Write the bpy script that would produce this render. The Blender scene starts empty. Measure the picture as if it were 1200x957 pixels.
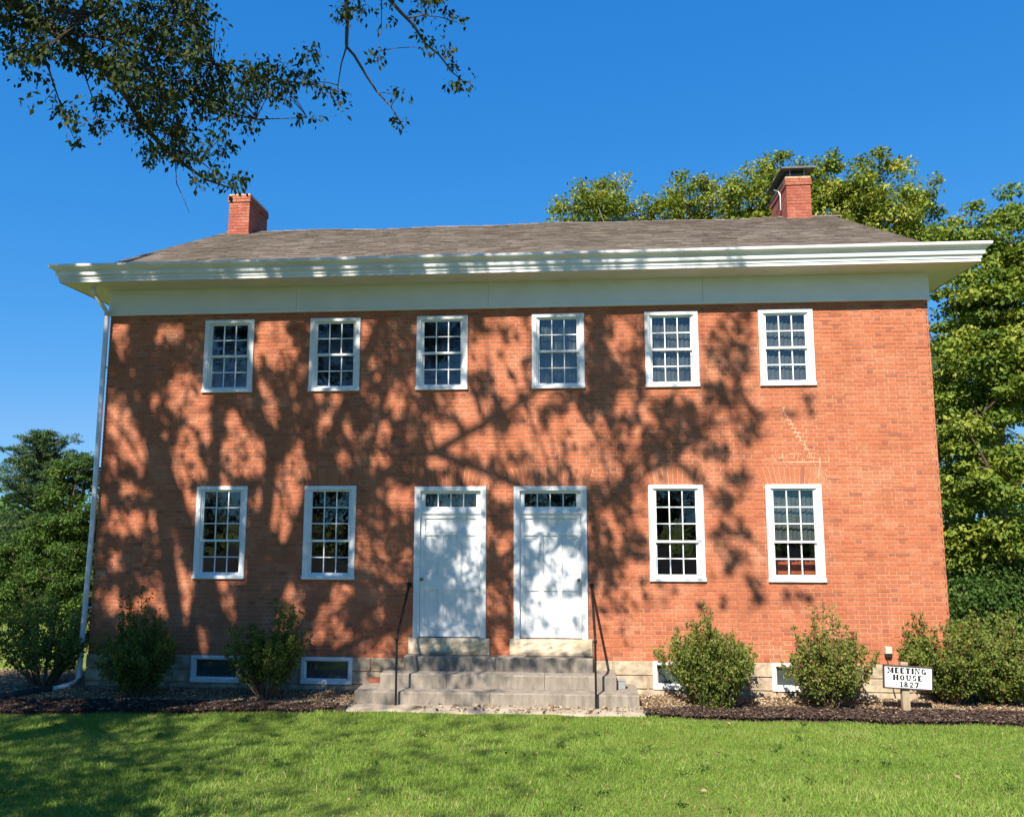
import bpy, bmesh, math, random
import numpy as np
from mathutils import Vector, Matrix

random.seed(7)
RNG = np.random.default_rng(11)
scene = bpy.context.scene
C = scene.collection
R = math.radians

# ------------------------------------------------------------------ camera
FPX = 950.0
CAM = np.array([1.236, -13.407, 2.78])
YAW, PITCH = R(4.421), R(7.777)
RIGHT = np.array([math.cos(YAW), math.sin(YAW), 0.0])
FWD = np.array([-math.sin(YAW) * math.cos(PITCH), math.cos(YAW) * math.cos(PITCH), math.sin(PITCH)])
UP = np.cross(RIGHT, FWD)
cd = bpy.data.cameras.new('camera')
cd.sensor_fit = 'HORIZONTAL'; cd.sensor_width = 36.0; cd.lens = 36.0 * FPX / 1200.0
cd.clip_start = 0.05; cd.clip_end = 2000.0
cam = bpy.data.objects.new('camera', cd); C.objects.link(cam)
cam.matrix_world = Matrix(((RIGHT[0], UP[0], -FWD[0], CAM[0]), (RIGHT[1], UP[1], -FWD[1], CAM[1]),
                           (RIGHT[2], UP[2], -FWD[2], CAM[2]), (0, 0, 0, 1)))
scene.camera = cam

# ------------------------------------------------------------------ sky and sun
SUN_AZ, SUN_EL = R(17.0), R(43.5)           # az: how far left of straight behind the camera
SUND = np.array([-math.sin(SUN_AZ) * math.cos(SUN_EL), -math.cos(SUN_AZ) * math.cos(SUN_EL), math.sin(SUN_EL)])
world = bpy.data.worlds.new('World'); scene.world = world; world.use_nodes = True
wn = world.node_tree.nodes; wl = world.node_tree.links
sky = wn.new('ShaderNodeTexSky'); sky.sky_type = 'NISHITA'; sky.sun_disc = False
sky.sun_elevation = SUN_EL; sky.sun_rotation = math.atan2(SUND[0], SUND[1])
sky.altitude = 200.0; sky.air_density = 1.0; sky.dust_density = 0.0; sky.ozone_density = 6.0
sep = wn.new('ShaderNodeSeparateColor'); comb = wn.new('ShaderNodeCombineColor'); wl.new(sky.outputs[0], sep.inputs[0])
SKS = 0.15
for i_, (mul, pw) in enumerate(((0.33, 1.4), (0.318, 0.60), (0.50, 0.36))):      # deep, saturated clear-day blue over the whole sky
    a_ = wn.new('ShaderNodeMath'); a_.operation = 'POWER'; a_.inputs[1].default_value = pw
    b_ = wn.new('ShaderNodeMath'); b_.operation = 'MULTIPLY'; b_.inputs[1].default_value = mul * SKS ** (pw - 1)
    wl.new(sep.outputs[i_], a_.inputs[0]); wl.new(a_.outputs[0], b_.inputs[0]); wl.new(b_.outputs[0], comb.inputs[i_])
lim_ = wn.new('ShaderNodeMath'); lim_.operation = 'MINIMUM'; hg_ = wn.new('ShaderNodeMath'); hg_.operation = 'MULTIPLY'; hg_.inputs[1].default_value = 0.42
wl.new(comb.inputs[1].links[0].from_socket, hg_.inputs[0]); wl.new(comb.inputs[0].links[0].from_socket, lim_.inputs[0]); wl.new(hg_.outputs[0], lim_.inputs[1]); wl.new(lim_.outputs[0], comb.inputs[0])
wl.new(comb.outputs[0], wn['Background'].inputs[0]); wn['Background'].inputs[1].default_value = SKS
sl = bpy.data.lights.new('sun', 'SUN'); sl.energy = 5.0; sl.angle = R(0.5); sl.color = (1.0, 0.93, 0.82)
sun = bpy.data.objects.new('sun', sl); C.objects.link(sun)
sun.rotation_euler = Vector(SUND).to_track_quat('Z', 'Y').to_euler()
vs = scene.view_settings
vs.view_transform = 'Standard'; vs.look = 'None'; vs.exposure = 0.9; vs.gamma = 1.0; vs.use_curve_mapping = False
scene.render.resolution_x = 1024; scene.render.resolution_y = 816

# ------------------------------------------------------------------ helpers
def at(x, y, Y):
    """world point at depth plane Y seen at photo position (x, y) of 1200 x 957"""
    d = FWD + RIGHT * (x - 600) / FPX - UP * (y - 478.5) / FPX
    return CAM + d * (Y - CAM[1]) / d[1]
def proj(P):
    d = np.asarray(P, float) - CAM
    z = d @ FWD
    return 600 + FPX * (d @ RIGHT) / z, 478.5 - FPX * (d @ UP) / z, z

def sstep(a, b, x):
    t = np.clip((x - a) / (b - a), 0, 1); return t * t * (3 - 2 * t)
def gz(x, y):
    """ground height: flat round the house, rising gently towards the street"""
    y = np.asarray(y, float); s = np.clip(-2.2 - y, 0, 14)
    return 0.085 * s * sstep(0, 2.0, s)

class MB:
    """collects polygons for one mesh"""
    def __init__(self): self.v = []; self.f = []; self.c = []; self.m = []
    def add(self, vs, fs, col=0.5, mi=0):
        o = len(self.v); self.v.extend([tuple(map(float, p)) for p in vs])
        self.f.extend([tuple(i + o for i in f) for f in fs]); self.c.extend([col] * len(vs)); self.m.extend([mi] * len(fs))
        return self
    def box(self, x0, x1, y0, y1, z0, z1, col=0.5, skip='', mi=0):
        v = [(x0, y0, z0), (x1, y0, z0), (x1, y1, z0), (x0, y1, z0), (x0, y0, z1), (x1, y0, z1), (x1, y1, z1), (x0, y1, z1)]
        F = {'b': (0, 3, 2, 1), 't': (4, 5, 6, 7), 'f': (0, 1, 5, 4), 'k': (2, 3, 7, 6), 'l': (0, 4, 7, 3), 'r': (1, 2, 6, 5)}
        return self.add(v, [F[k] for k in F if k not in skip], col, mi)
    def bevbox(self, x0, x1, y0, y1, z0, z1, b=0.01, col=0.5, mi=0, jit=0.0):
        """box with its front (y0) face chamfered"""
        j = lambda: random.uniform(-jit, jit)
        v = [(x0, y0 + b, z0), (x1, y0 + b, z0), (x1, y1, z0), (x0, y1, z0), (x0, y0 + b, z1), (x1, y0 + b, z1), (x1, y1, z1), (x0, y1, z1),
             (x0 + b, y0 + j(), z0 + b), (x1 - b, y0 + j(), z0 + b), (x1 - b, y0 + j(), z1 - b), (x0 + b, y0 + j(), z1 - b)]
        f = [(0, 3, 2, 1), (4, 5, 6, 7), (2, 3, 7, 6), (0, 4, 7, 3), (1, 2, 6, 5), (8, 9, 10, 11),
             (0, 1, 9, 8), (1, 5, 10, 9), (5, 4, 11, 10), (4, 0, 8, 11)]
        return self.add(v, f, col, mi)
    def tube(self, pts, rad, n=8, col=0.5, cap=True, mi=0):
        pts = [np.asarray(p, float) for p in pts]; k = len(pts)
        if np.isscalar(rad): rad = [rad] * k
        vs = []; ref = np.array([0.31, 0.17, 0.93])
        for i in range(k):
            t = pts[min(i + 1, k - 1)] - pts[max(i - 1, 0)]; t = t / (np.linalg.norm(t) + 1e-9)
            a = np.cross(t, ref if abs(t @ ref) < 0.92 else np.array([1., 0, 0])); a /= np.linalg.norm(a) + 1e-9; b = np.cross(t, a)
            for j in range(n):
                q = 2 * math.pi * j / n; vs.append(pts[i] + rad[i] * (math.cos(q) * a + math.sin(q) * b))
        fs = [(i * n + j, i * n + (j + 1) % n, (i + 1) * n + (j + 1) % n, (i + 1) * n + j) for i in range(k - 1) for j in range(n)]
        if cap: fs += [tuple(range(n))[::-1], tuple((k - 1) * n + j for j in range(n))]
        return self.add(vs, fs, col, mi)
    def mesh(self, name, mats, smooth=False):
        me = bpy.data.meshes.new(name); me.from_pydata(self.v, [], self.f); me.update()
        for m in (mats if isinstance(mats, (list, tuple)) else [mats]): me.materials.append(m)
        if len(me.materials) > 1: me.polygons.foreach_set('material_index', self.m)
        a = me.attributes.new('tone', 'FLOAT', 'POINT'); a.data.foreach_set('value', self.c)
        if smooth: me.polygons.foreach_set('use_smooth', [True] * len(me.polygons))
        return me
    def build(self, name, mats, parent=None, smooth=False):
        return link(name, self.mesh(name, mats, smooth), parent)

def link(name, data, parent=None):
    o = bpy.data.objects.new(name, data); C.objects.link(o)
    if parent is not None: o.parent = parent
    return o
def empty(name, loc=(0, 0, 0), rz=0.0):
    o = bpy.data.objects.new(name, None); o.location = loc; o.rotation_euler = (0, 0, rz); C.objects.link(o); return o
def tag(o, label=None, cat=None, group=None, kind=None):
    if label: o['label'] = label
    if cat: o['category'] = cat
    if group: o['group'] = group
    if kind: o['kind'] = kind
    return o
def np_mesh(name, V, Q, mat, tone=None, smooth=False):
    """mesh from numpy verts (N,3) and faces (M,k)"""
    me = bpy.data.meshes.new(name); n, k = Q.shape
    me.vertices.add(len(V)); me.vertices.foreach_set('co', np.ascontiguousarray(V, dtype=np.float32).ravel())
    me.loops.add(n * k); me.loops.foreach_set('vertex_index', np.ascontiguousarray(Q, dtype=np.int32).ravel())
    me.polygons.add(n); me.polygons.foreach_set('loop_start', np.arange(0, n * k, k, dtype=np.int32))
    me.polygons.foreach_set('loop_total', np.full(n, k, dtype=np.int32))
    me.update(calc_edges=True)
    if tone is not None:
        a = me.attributes.new('tone', 'FLOAT', 'POINT'); a.data.foreach_set('value', np.ascontiguousarray(tone, dtype=np.float32))
    if smooth: me.polygons.foreach_set('use_smooth', np.ones(n, dtype=bool))
    me.materials.append(mat); return me

# ------------------------------------------------------------------ materials
class NT:
    def __init__(self, name):
        self.m = bpy.data.materials.new(name); self.m.use_nodes = True
        self.t = self.m.node_tree; self.n = self.t.nodes; self.l = self.t.links
        self.p = self.n['Principled BSDF']; self.out = self.n['Material Output']
    def add(self, ty, **kw):
        x = self.n.new(ty)
        for k, v in kw.items():
            if isinstance(v, tuple) and len(v) == 2 and v[0] == 'in': pass
            setattr(x, k, v)
        return x
    def coord(self, kind='Object'):
        return self.add('ShaderNodeTexCoord').outputs[kind]
    def noise(self, scale, detail=4, rough=0.55, vec=None, stretch=None):
        x = self.add('ShaderNodeTexNoise'); x.inputs['Scale'].default_value = scale
        x.inputs['Detail'].default_value = detail; x.inputs['Roughness'].default_value = rough
        v = vec or self.coord()
        if stretch:
            mp = self.add('ShaderNodeMapping'); mp.inputs['Scale'].default_value = stretch
            self.l.new(v, mp.inputs[0]); v = mp.outputs[0]
        self.l.new(v, x.inputs['Vector']); return x.outputs['Fac']
    def tone(self):
        x = self.add('ShaderNodeAttribute'); x.attribute_name = 'tone'; return x.outputs['Fac']
    def ramp(self, fac, stops):
        x = self.add('ShaderNodeValToRGB'); e = x.color_ramp.elements
        while len(e) > 1: e.remove(e[-1])
        e[0].position = stops[0][0]; e[0].color = (*stops[0][1], 1)
        for p, c in stops[1:]:
            q = e.new(p); q.color = (*c, 1)
        self.l.new(fac, x.inputs[0]); return x.outputs[0]
    def mix(self, fac, a, b, mode='MIX'):
        x = self.add('ShaderNodeMix'); x.data_type = 'RGBA'; x.blend_type = mode
        for i, v in ((0, fac), (6, a), (7, b)):
            if isinstance(v, (int, float)): x.inputs[i].default_value = v
            elif isinstance(v, tuple): x.inputs[i].default_value = (*v, 1)
            else: self.l.new(v, x.inputs[i])
        return x.outputs[2]
    def math(self, op, a, b=None):
        x = self.add('ShaderNodeMath'); x.operation = op
        for i, v in ((0, a), (1, b)):
            if v is None: continue
            if isinstance(v, (int, float)): x.inputs[i].default_value = v
            else: self.l.new(v, x.inputs[i])
        return x.outputs[0]
    def set(self, color=None, rough=None, spec=None, metal=None):
        p = self.p
        if color is not None:
            if isinstance(color, tuple): p.inputs['Base Color'].default_value = (*color, 1)
            else: self.l.new(color, p.inputs['Base Color'])
        if rough is not None:
            if isinstance(rough, (int, float)): p.inputs['Roughness'].default_value = rough
            else: self.l.new(rough, p.inputs['Roughness'])
        if spec is not None: p.inputs['Specular IOR Level'].default_value = spec
        if metal is not None: p.inputs['Metallic'].default_value = metal
        return self
    def bump(self, h, strength=0.3, dist=0.01):
        x = self.add('ShaderNodeBump'); x.inputs['Strength'].default_value = strength; x.inputs['Distance'].default_value = dist
        self.l.new(h, x.inputs['Height']); self.l.new(x.outputs[0], self.p.inputs['Normal']); return self

def mat_brick(name, base, dark, pale):
    t = NT(name); g = t.coord('Object')
    geo = t.add('ShaderNodeNewGeometry').outputs['Position']
    c = t.ramp(t.tone(), [(0.0, dark), (0.14, dark), (0.22, tuple(x * 0.86 for x in base)), (0.6, base), (1.0, pale)])
    big = t.noise(0.55, 3, 0.6, geo)
    c = t.mix(t.ramp(big, [(0.35, (0.0,) * 3), (0.7, (1.0,) * 3)]), c, t.mix(0.22, c, pale))
    st = t.noise(1.0, 5, 0.6, geo, (2.2, 2.2, 0.35))
    c = t.mix(t.ramp(st, [(0.46, (0.0,) * 3), (0.72, (0.5,) * 3)]), c, tuple(x * 0.62 for x in base))
    pw_ = t.noise(1.6, 6, 0.72, geo)
    c = t.mix(t.ramp(pw_, [(0.50, (0.0,) * 3), (0.70, (0.55,) * 3)]), c, (0.60, 0.30, 0.18))
    sp = t.noise(38, 5, 0.65, geo)
    c = t.mix(t.ramp(sp, [(0.38, (0.55,) * 3), (0.56, (0.0,) * 3)]), c, tuple(x * 0.55 for x in base))
    ef = t.noise(5.5, 6, 0.7, geo)
    c = t.mix(t.ramp(ef, [(0.62, (0.0,) * 3), (0.78, (0.55,) * 3)]), c, (0.55, 0.33, 0.22))
    t.set(c, 0.88, 0.25); t.bump(t.noise(120, 4, 0.6, geo), 0.35, 0.004); return t.m
BRICK = mat_brick('brick_clay', (0.475, 0.144, 0.067), (0.30, 0.098, 0.056), (0.56, 0.205, 0.108))
CHIM = mat_brick('chimney_red_paint', (0.38, 0.108, 0.068), (0.30, 0.08, 0.05), (0.46, 0.155, 0.10))
def mat_simple(name, col, rough=0.7, var=0.15, scale=6.0, bump=0.0, bscale=60.0, spec=0.4, metal=0.0, dirt=None, stretch=None):
    t = NT(name); g = t.add('ShaderNodeNewGeometry').outputs['Position']
    n = t.noise(scale, 5, 0.6, g, stretch)
    c = t.mix(t.ramp(n, [(0.3, (0,) * 3), (0.7, (1,) * 3)]), tuple(x * (1 - var) for x in col), tuple(min(1, x * (1 + var)) for x in col))
    if dirt:
        n2 = t.noise(scale * 0.45, 6, 0.7, g, stretch)
        c = t.mix(t.ramp(n2, [(0.48, (0,) * 3), (0.68, (0.8,) * 3)]), c, dirt)
    t.set(c, rough, spec, metal)
    if bump: t.bump(t.noise(bscale, 5, 0.65, g), bump, 0.01)
    return t.m
MORTAR = mat_simple('lime_mortar', (0.46, 0.225, 0.13), 0.95, 0.35, 1.6, 0.4, 90, dirt=(0.60, 0.42, 0.29))
REPAIR = mat_simple('pale_repair_mortar', (0.56, 0.335, 0.20), 0.95, 0.35, 10.0, 0.4, 90)
ARCHM = mat_simple('arch_mortar_tan', (0.47, 0.27, 0.165), 0.95, 0.3, 5.0, 0.4, 90)
WHITE = mat_simple('white_paint', (0.80, 0.80, 0.79), 0.5, 0.05, 7.0, 0.08, 40, dirt=(0.71, 0.70, 0.67))
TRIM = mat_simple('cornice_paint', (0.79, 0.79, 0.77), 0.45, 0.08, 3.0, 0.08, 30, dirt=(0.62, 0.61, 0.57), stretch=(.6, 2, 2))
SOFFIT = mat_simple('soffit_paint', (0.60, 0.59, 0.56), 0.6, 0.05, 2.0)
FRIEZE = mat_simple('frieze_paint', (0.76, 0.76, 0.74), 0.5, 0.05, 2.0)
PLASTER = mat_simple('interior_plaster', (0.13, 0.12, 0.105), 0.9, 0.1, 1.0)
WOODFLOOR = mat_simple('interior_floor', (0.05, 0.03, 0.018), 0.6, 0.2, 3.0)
REDWOOD = mat_simple('red_stained_wood', (0.50, 0.11, 0.04), 0.5, 0.25, 5.0)
LIME = mat_simple('limestone', (0.43, 0.345, 0.24), 0.9, 0.45, 6.0, 0.8, 26, dirt=(0.27, 0.21, 0.14))
SILLST = mat_simple('door_sill_stone', (0.56, 0.46, 0.33), 0.9, 0.40, 5.0, 0.8, 22, dirt=(0.34, 0.24, 0.12))
STEPST = mat_simple('grey_step_stone', (0.265, 0.225, 0.18), 0.88, 0.25, 5.0, 0.45, 60, dirt=(0.155, 0.128, 0.10), stretch=(2.5, 2.5, 0.7))
CONC = mat_simple('worn_concrete', (0.40, 0.33, 0.25), 0.93, 0.22, 5.0, 0.5, 60, dirt=(0.22, 0.17, 0.11))
IRON = mat_simple('black_iron', (0.018, 0.016, 0.015), 0.45, 0.3, 12.0, 0.1, 120, metal=0.3)
ALU = mat_simple('white_aluminium', (0.66, 0.68, 0.70), 0.4, 0.06, 3.0, metal=0.1)
STEEL = mat_simple('weathered_steel', (0.14, 0.14, 0.14), 0.5, 0.3, 6.0, metal=0.6)
GALV = mat_simple('galvanised_metal', (0.50, 0.51, 0.51), 0.4, 0.15, 6.0, metal=0.7)
KNOB = mat_simple('knob_brass', (0.25, 0.22, 0.17), 0.35, 0.1, 10.0, metal=0.9)
BLACKPLASTIC = mat_simple('black_plastic', (0.02, 0.02, 0.02), 0.6, 0.2, 10.0)
POSTWOOD = mat_simple('post_wood', (0.36, 0.28, 0.18), 0.85, 0.25, 6.0, 0.3, 50, stretch=(6, 6, 0.6))
SIGNWHITE = mat_simple('sign_white', (0.80, 0.80, 0.79), 0.5, 0.03, 5.0)
SIGNFRAME = mat_simple('sign_frame_wood', (0.055, 0.038, 0.034), 0.7, 0.3, 8.0)
SIGNINK = mat_simple('sign_black_paint', (0.02, 0.02, 0.022), 0.6, 0.1, 8.0)
BEIGE = mat_simple('beige_plastic', (0.55, 0.48, 0.36), 0.6, 0.1, 10.0)
SCREEN = mat_simple('grey_insect_screen', (0.10, 0.105, 0.11), 0.8, 0.3, 3.0)
BARK = mat_simple('bark', (0.115, 0.085, 0.06), 0.95, 0.35, 9.0, 0.9, 30, stretch=(1, 1, 0.25))
TWIG = mat_simple('shrub_stem', (0.15, 0.105, 0.065), 0.9, 0.3, 14.0)
NEEDLEBARK = mat_simple('pine_bark', (0.09, 0.07, 0.055), 0.95, 0.3, 9.0, 0.6, 30)
def mat_shingle():
    t = NT('asphalt_shingle'); g = t.add('ShaderNodeNewGeometry').outputs['Position']
    c = t.ramp(t.tone(), [(0.0, (0.12, 0.096, 0.077)), (0.5, (0.195, 0.16, 0.128)), (1.0, (0.265, 0.22, 0.178))])
    c = t.mix(t.ramp(t.noise(1.3, 5, 0.7, g), [(0.42, (0,) * 3), (0.66, (0.6,) * 3)]), c, (0.12, 0.095, 0.08))
    c = t.mix(t.ramp(t.noise(150, 3, 0.6, g), [(0.3, (0.3,) * 3), (0.6, (0,) * 3)]), c, (0.09, 0.07, 0.058))
    t.set(c, 0.95, 0.15); return t.m
SHINGLE = mat_shingle()
def mat_leaf(name, stops, transl=0.35, rough=0.62):
    t = NT(name); c = t.ramp(t.tone(), stops)
    t.set(c, rough, 0.18)
    tr = t.add('ShaderNodeBsdfTranslucent'); t.l.new(t.mix(1.0, c, (1.0, 1.0, 0.45), 'MULTIPLY'), tr.inputs[0])
    mx = t.add('ShaderNodeMixShader'); mx.inputs[0].default_value = transl
    t.l.new(t.p.outputs[0], mx.inputs[1]); t.l.new(tr.outputs[0], mx.inputs[2]); t.l.new(mx.outputs[0], t.out.inputs[0]); return t.m
LEAF_BACK = mat_leaf('leaf_yellow_green', [(0.0, (0.08, 0.125, 0.02)), (0.5, (0.22, 0.27, 0.04)), (0.85, (0.37, 0.39, 0.075)), (1.0, (0.50, 0.42, 0.10))])
LEAF_MAPLE = mat_leaf('leaf_maple', [(0.0, (0.07, 0.125, 0.018)), (0.5, (0.18, 0.245, 0.035)), (1.0, (0.36, 0.38, 0.065))])
LEAF_OAK = mat_leaf('leaf_shade_tree', [(0.0, (0.022, 0.036, 0.01)), (0.6, (0.045, 0.066, 0.014)), (1.0, (0.09, 0.11, 0.024))], 0.25)
LEAF_PINE = mat_leaf('leaf_pine_needles', [(0.0, (0.03, 0.066, 0.024)), (0.6, (0.065, 0.118, 0.04)), (1.0, (0.13, 0.175, 0.055))], 0.2)
LEAF_DARK = mat_leaf('leaf_dark_green', [(0.0, (0.04, 0.08, 0.016)), (0.6, (0.09, 0.16, 0.03)), (1.0, (0.19, 0.25, 0.05))], 0.3)
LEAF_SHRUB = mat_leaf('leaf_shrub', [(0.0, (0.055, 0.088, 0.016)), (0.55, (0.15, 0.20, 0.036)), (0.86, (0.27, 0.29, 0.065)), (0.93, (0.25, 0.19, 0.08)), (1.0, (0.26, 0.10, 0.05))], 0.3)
GRASS = mat_leaf('grass_blade', [(0.0, (0.085, 0.165, 0.025)), (0.5, (0.185, 0.305, 0.045)), (0.88, (0.31, 0.41, 0.09)), (1.0, (0.52, 0.43, 0.22))], 0.35)
def mat_ground(name, a, b, c3, scale, bumps=0.6, bscale=40):
    t = NT(name); g = t.add('ShaderNodeNewGeometry').outputs['Position']
    c = t.ramp(t.noise(scale, 7, 0.7, g), [(0.3, a), (0.52, b), (0.72, c3)])
    t.set(c, 0.97, 0.1); t.bump(t.noise(bscale, 5, 0.7, g), bumps, 0.03); return t.m
LAWN = mat_ground('lawn_soil_and_turf', (0.10, 0.13, 0.025), (0.17, 0.21, 0.04), (0.25, 0.26, 0.07), 2.2)
MULCHM = mat_ground('dark_mulch', (0.035, 0.022, 0.018), (0.075, 0.047, 0.037), (0.14, 0.092, 0.07), 25, 1.0, 60)
LEAFLITTER = mat_ground('tan_leaf_litter', (0.20, 0.125, 0.075), (0.34, 0.235, 0.145), (0.46, 0.34, 0.23), 18, 1.0, 50)
DRIVE = mat_ground('pale_gravel', (0.34, 0.27, 0.2), (0.44, 0.36, 0.28), (0.52, 0.45, 0.36), 6, 0.4, 60)
def mat_chip(name, stops):
    t = NT(name); t.set(t.ramp(t.tone(), stops), 0.95, 0.1); return t.m
CHIPS_DARK = mat_chip('mulch_chips', [(0.0, (0.03, 0.02, 0.016)), (0.7, (0.085, 0.055, 0.044)), (0.93, (0.18, 0.12, 0.09)), (1.0, (0.36, 0.27, 0.19))])
CHIPS_TAN = mat_chip('litter_chips', [(0.0, (0.08, 0.045, 0.025)), (0.4, (0.25, 0.165, 0.095)), (0.8, (0.42, 0.315, 0.2)), (1.0, (0.62, 0.55, 0.42))])
def mat_glass():
    t = NT('window_glass'); t.n.remove(t.p)
    g = t.add('ShaderNodeNewGeometry').outputs['Position']
    tr = t.add('ShaderNodeBsdfTransparent'); tr.inputs[0].default_value = (0.86, 0.90, 0.90, 1)
    gl = t.add('ShaderNodeBsdfGlossy'); gl.inputs['Roughness'].default_value = 0.0; gl.inputs[0].default_value = (0.95, 0.97, 1.0, 1)
    bp = t.add('ShaderNodeBump'); bp.inputs['Strength'].default_value = 0.06; bp.inputs['Distance'].default_value = 0.02
    t.l.new(t.noise(7, 2, 0.5, g), bp.inputs['Height']); t.l.new(bp.outputs[0], gl.inputs['Normal'])
    lw = t.add('ShaderNodeLayerWeight'); lw.inputs[0].default_value = 0.5
    fr = t.math('ADD', t.math('MULTIPLY', t.math('POWER', lw.outputs['Facing'], 5.0), 0.94), 0.055)
    mx = t.add('ShaderNodeMixShader'); t.l.new(fr, mx.inputs[0]); t.l.new(tr.outputs[0], mx.inputs[1]); t.l.new(gl.outputs[0], mx.inputs[2])
    t.l.new(mx.outputs[0], t.out.inputs[0]); return t.m
GLASS = mat_glass()

# ------------------------------------------------------------------ ground
def grid_mesh(name, xs, ys, zf, mat, kind='structure', smooth=True):
    X, Y = np.meshgrid(xs, ys); Z = zf(X, Y); V = np.stack([X.ravel(), Y.ravel(), Z.ravel()], 1)
    nx = len(xs); i = np.arange(len(ys) - 1)[:, None] * nx + np.arange(nx - 1)[None]; i = i.ravel()
    o = link(name, np_mesh(name, V, np.stack([i, i + 1, i + nx + 1, i + nx], 1), mat, smooth=smooth)); tag(o, kind=kind); return o
def axis(core0, core1, step, far):
    a = list(np.arange(core0, core1 + 1e-6, step))
    for s in (2, 5, 12, 30, 80, 200, far): a = [core0 - s] + a + [core1 + s]
    return np.array(sorted(a))
lawn = grid_mesh('lawn', axis(-16, 18, 0.4, 700), axis(-20, 14, 0.4, 700),
                 lambda X, Y: gz(X, Y) + 0.012 * np.sin(X * 1.7 + Y) * np.sin(Y * 1.3) * (Y < -2), LAWN)
ASPH = mat_simple('asphalt', (0.05, 0.05, 0.052), 1.0, 0.25, 3.0, 0.5, 80, spec=0.05)
grid_mesh('added_road', np.linspace(-90, 90, 91), np.linspace(-24.5, -10.5, 29), lambda X, Y: gz(X, Y) + 0.03, ASPH)  # added unseen road behind the camera; darkens what the lower panes mirror
def bed_edge(x):
    """front edge (y) of the planting beds and the walk"""
    x = np.asarray(x, float)
    e = np.where(x < -2.6, -1.45 - 0.10 * np.clip(-2.6 - x, 0, 4), np.where(x < 2.4, -1.33, -1.42 - 0.02 * np.clip(x - 2.4, 0, 5)))
    return e + 0.035 * np.sin(x * 3.1) + 0.02 * np.sin(x * 7.7 + 1)
def bed(name, x0, x1, back, front, z, mat):
    xs = np.linspace(x0, x1, int((x1 - x0) / 0.1) + 2); ts = np.linspace(0, 1, 15)
    f = np.array([front(x) for x in xs]); b = np.array([back(x) for x in xs])
    X = np.repeat(xs[None], 15, 0); Y = b[None] + (f - b)[None] * ts[:, None]
    Z = z + 0.02 * np.sin(math.pi * ts)[:, None] + 0.008 * np.sin(X * 9) * np.sin(Y * 11 + X)
    Z = np.where((ts[:, None] > 0.99), -0.01, Z)
    V = np.stack([X.ravel(), Y.ravel(), Z.ravel()], 1); nx = len(xs)
    i = (np.arange(14)[:, None] * nx + np.arange(nx - 1)[None]).ravel()
    o = link(name, np_mesh(name, V, np.stack([i, i + nx, i + nx + 1, i + 1], 1), mat, smooth=True)); tag(o, kind='structure'); return o
bed('leaf_litter_bed', -9.6, -2.0, lambda x: 0.02 if x > -7.0 else 1.4, lambda x: bed_edge(x) + 0.25, 0.016, LEAFLITTER)
bed('mulch_bed', -9.8, -2.15, lambda x: -1.05 - 0.06 * math.sin(x * 2), lambda x: bed_edge(x), 0.034, MULCHM)
bed('leaf_litter_bed', 2.1, 10.5, lambda x: 0.02 if x < 7.0 else 0.5, lambda x: -0.85, 0.016, LEAFLITTER)
bed('mulch_bed', 2.25, 11.5, lambda x: -0.72 - 0.07 * math.sin(x * 1.7) - 0.3 * float(sstep(3.2, 2.2, x)), lambda x: bed_edge(x), 0.034, MULCHM)
bed('concrete_walk', -2.75, 2.45, lambda x: -0.80, lambda x: bed_edge(x) + 0.03, 0.012, CONC)
bed('driveway', -60, -14, lambda x: 26, lambda x: 22, 0.02, DRIVE)
bed('garden_path', 9.6, 24, lambda x: 3.9, lambda x: 3.1, 0.03, DRIVE)

# ------------------------------------------------------------------ the house
HW, HL = 7.02, 6.92            # front extends this far right and left of its middle
HS = lambda s: HW if s > 0 else HL
DEP = 9.4                      # depth of the house
ZB = 0.555                     # brick starts here
ZT = 6.36                      # brick ends (behind the frieze)
COURSE = 0.0683
RIDGE_Y, RIDGE_Z = DEP / 2, 9.535
SL = 0.487
house = tag(empty('meeting_house', (0, 0, 0)), 'two-storey red brick meeting house with two white front doors', 'house')
WX_UP = [-4.735, -2.857, -0.995, 0.977, 2.866, 4.735]
WX_LO = [-4.730, -2.857, 2.866, 4.735]
DX = [-0.823, 0.827]
BX = [-4.69, -2.83, 2.86, 4.70]
WW, UZ0, UZ1, LZ0, LZ1 = 0.88, 4.944, 6.226, 1.795, 3.336
DW, DZ0, DZ1 = 1.195, 0.88, 3.32
BW, BZ0, BZ1 = 0.85, 0.13, 0.552
INS = 0.02
openings = [(x - WW / 2 + INS, x + WW / 2 - INS, UZ0 + INS, UZ1 - INS) for x in WX_UP]
openings += [(x - WW / 2 + INS, x + WW / 2 - INS, LZ0 + INS, LZ1 - INS) for x in WX_LO]
openings += [(x - DW / 2 + INS, x + DW / 2 - INS, 0.62, DZ1 - INS) for x in DX]
bopen = [(x - BW / 2 + INS, x + BW / 2 - INS, BZ0 + INS, BZ1) for x in BX]
ARCH_H = 0.30
arches = [(x, WW / 2 - INS, LZ1 - INS) for x in WX_LO] + [(x, DW / 2 - INS, DZ1 - INS) for x in DX]

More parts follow.
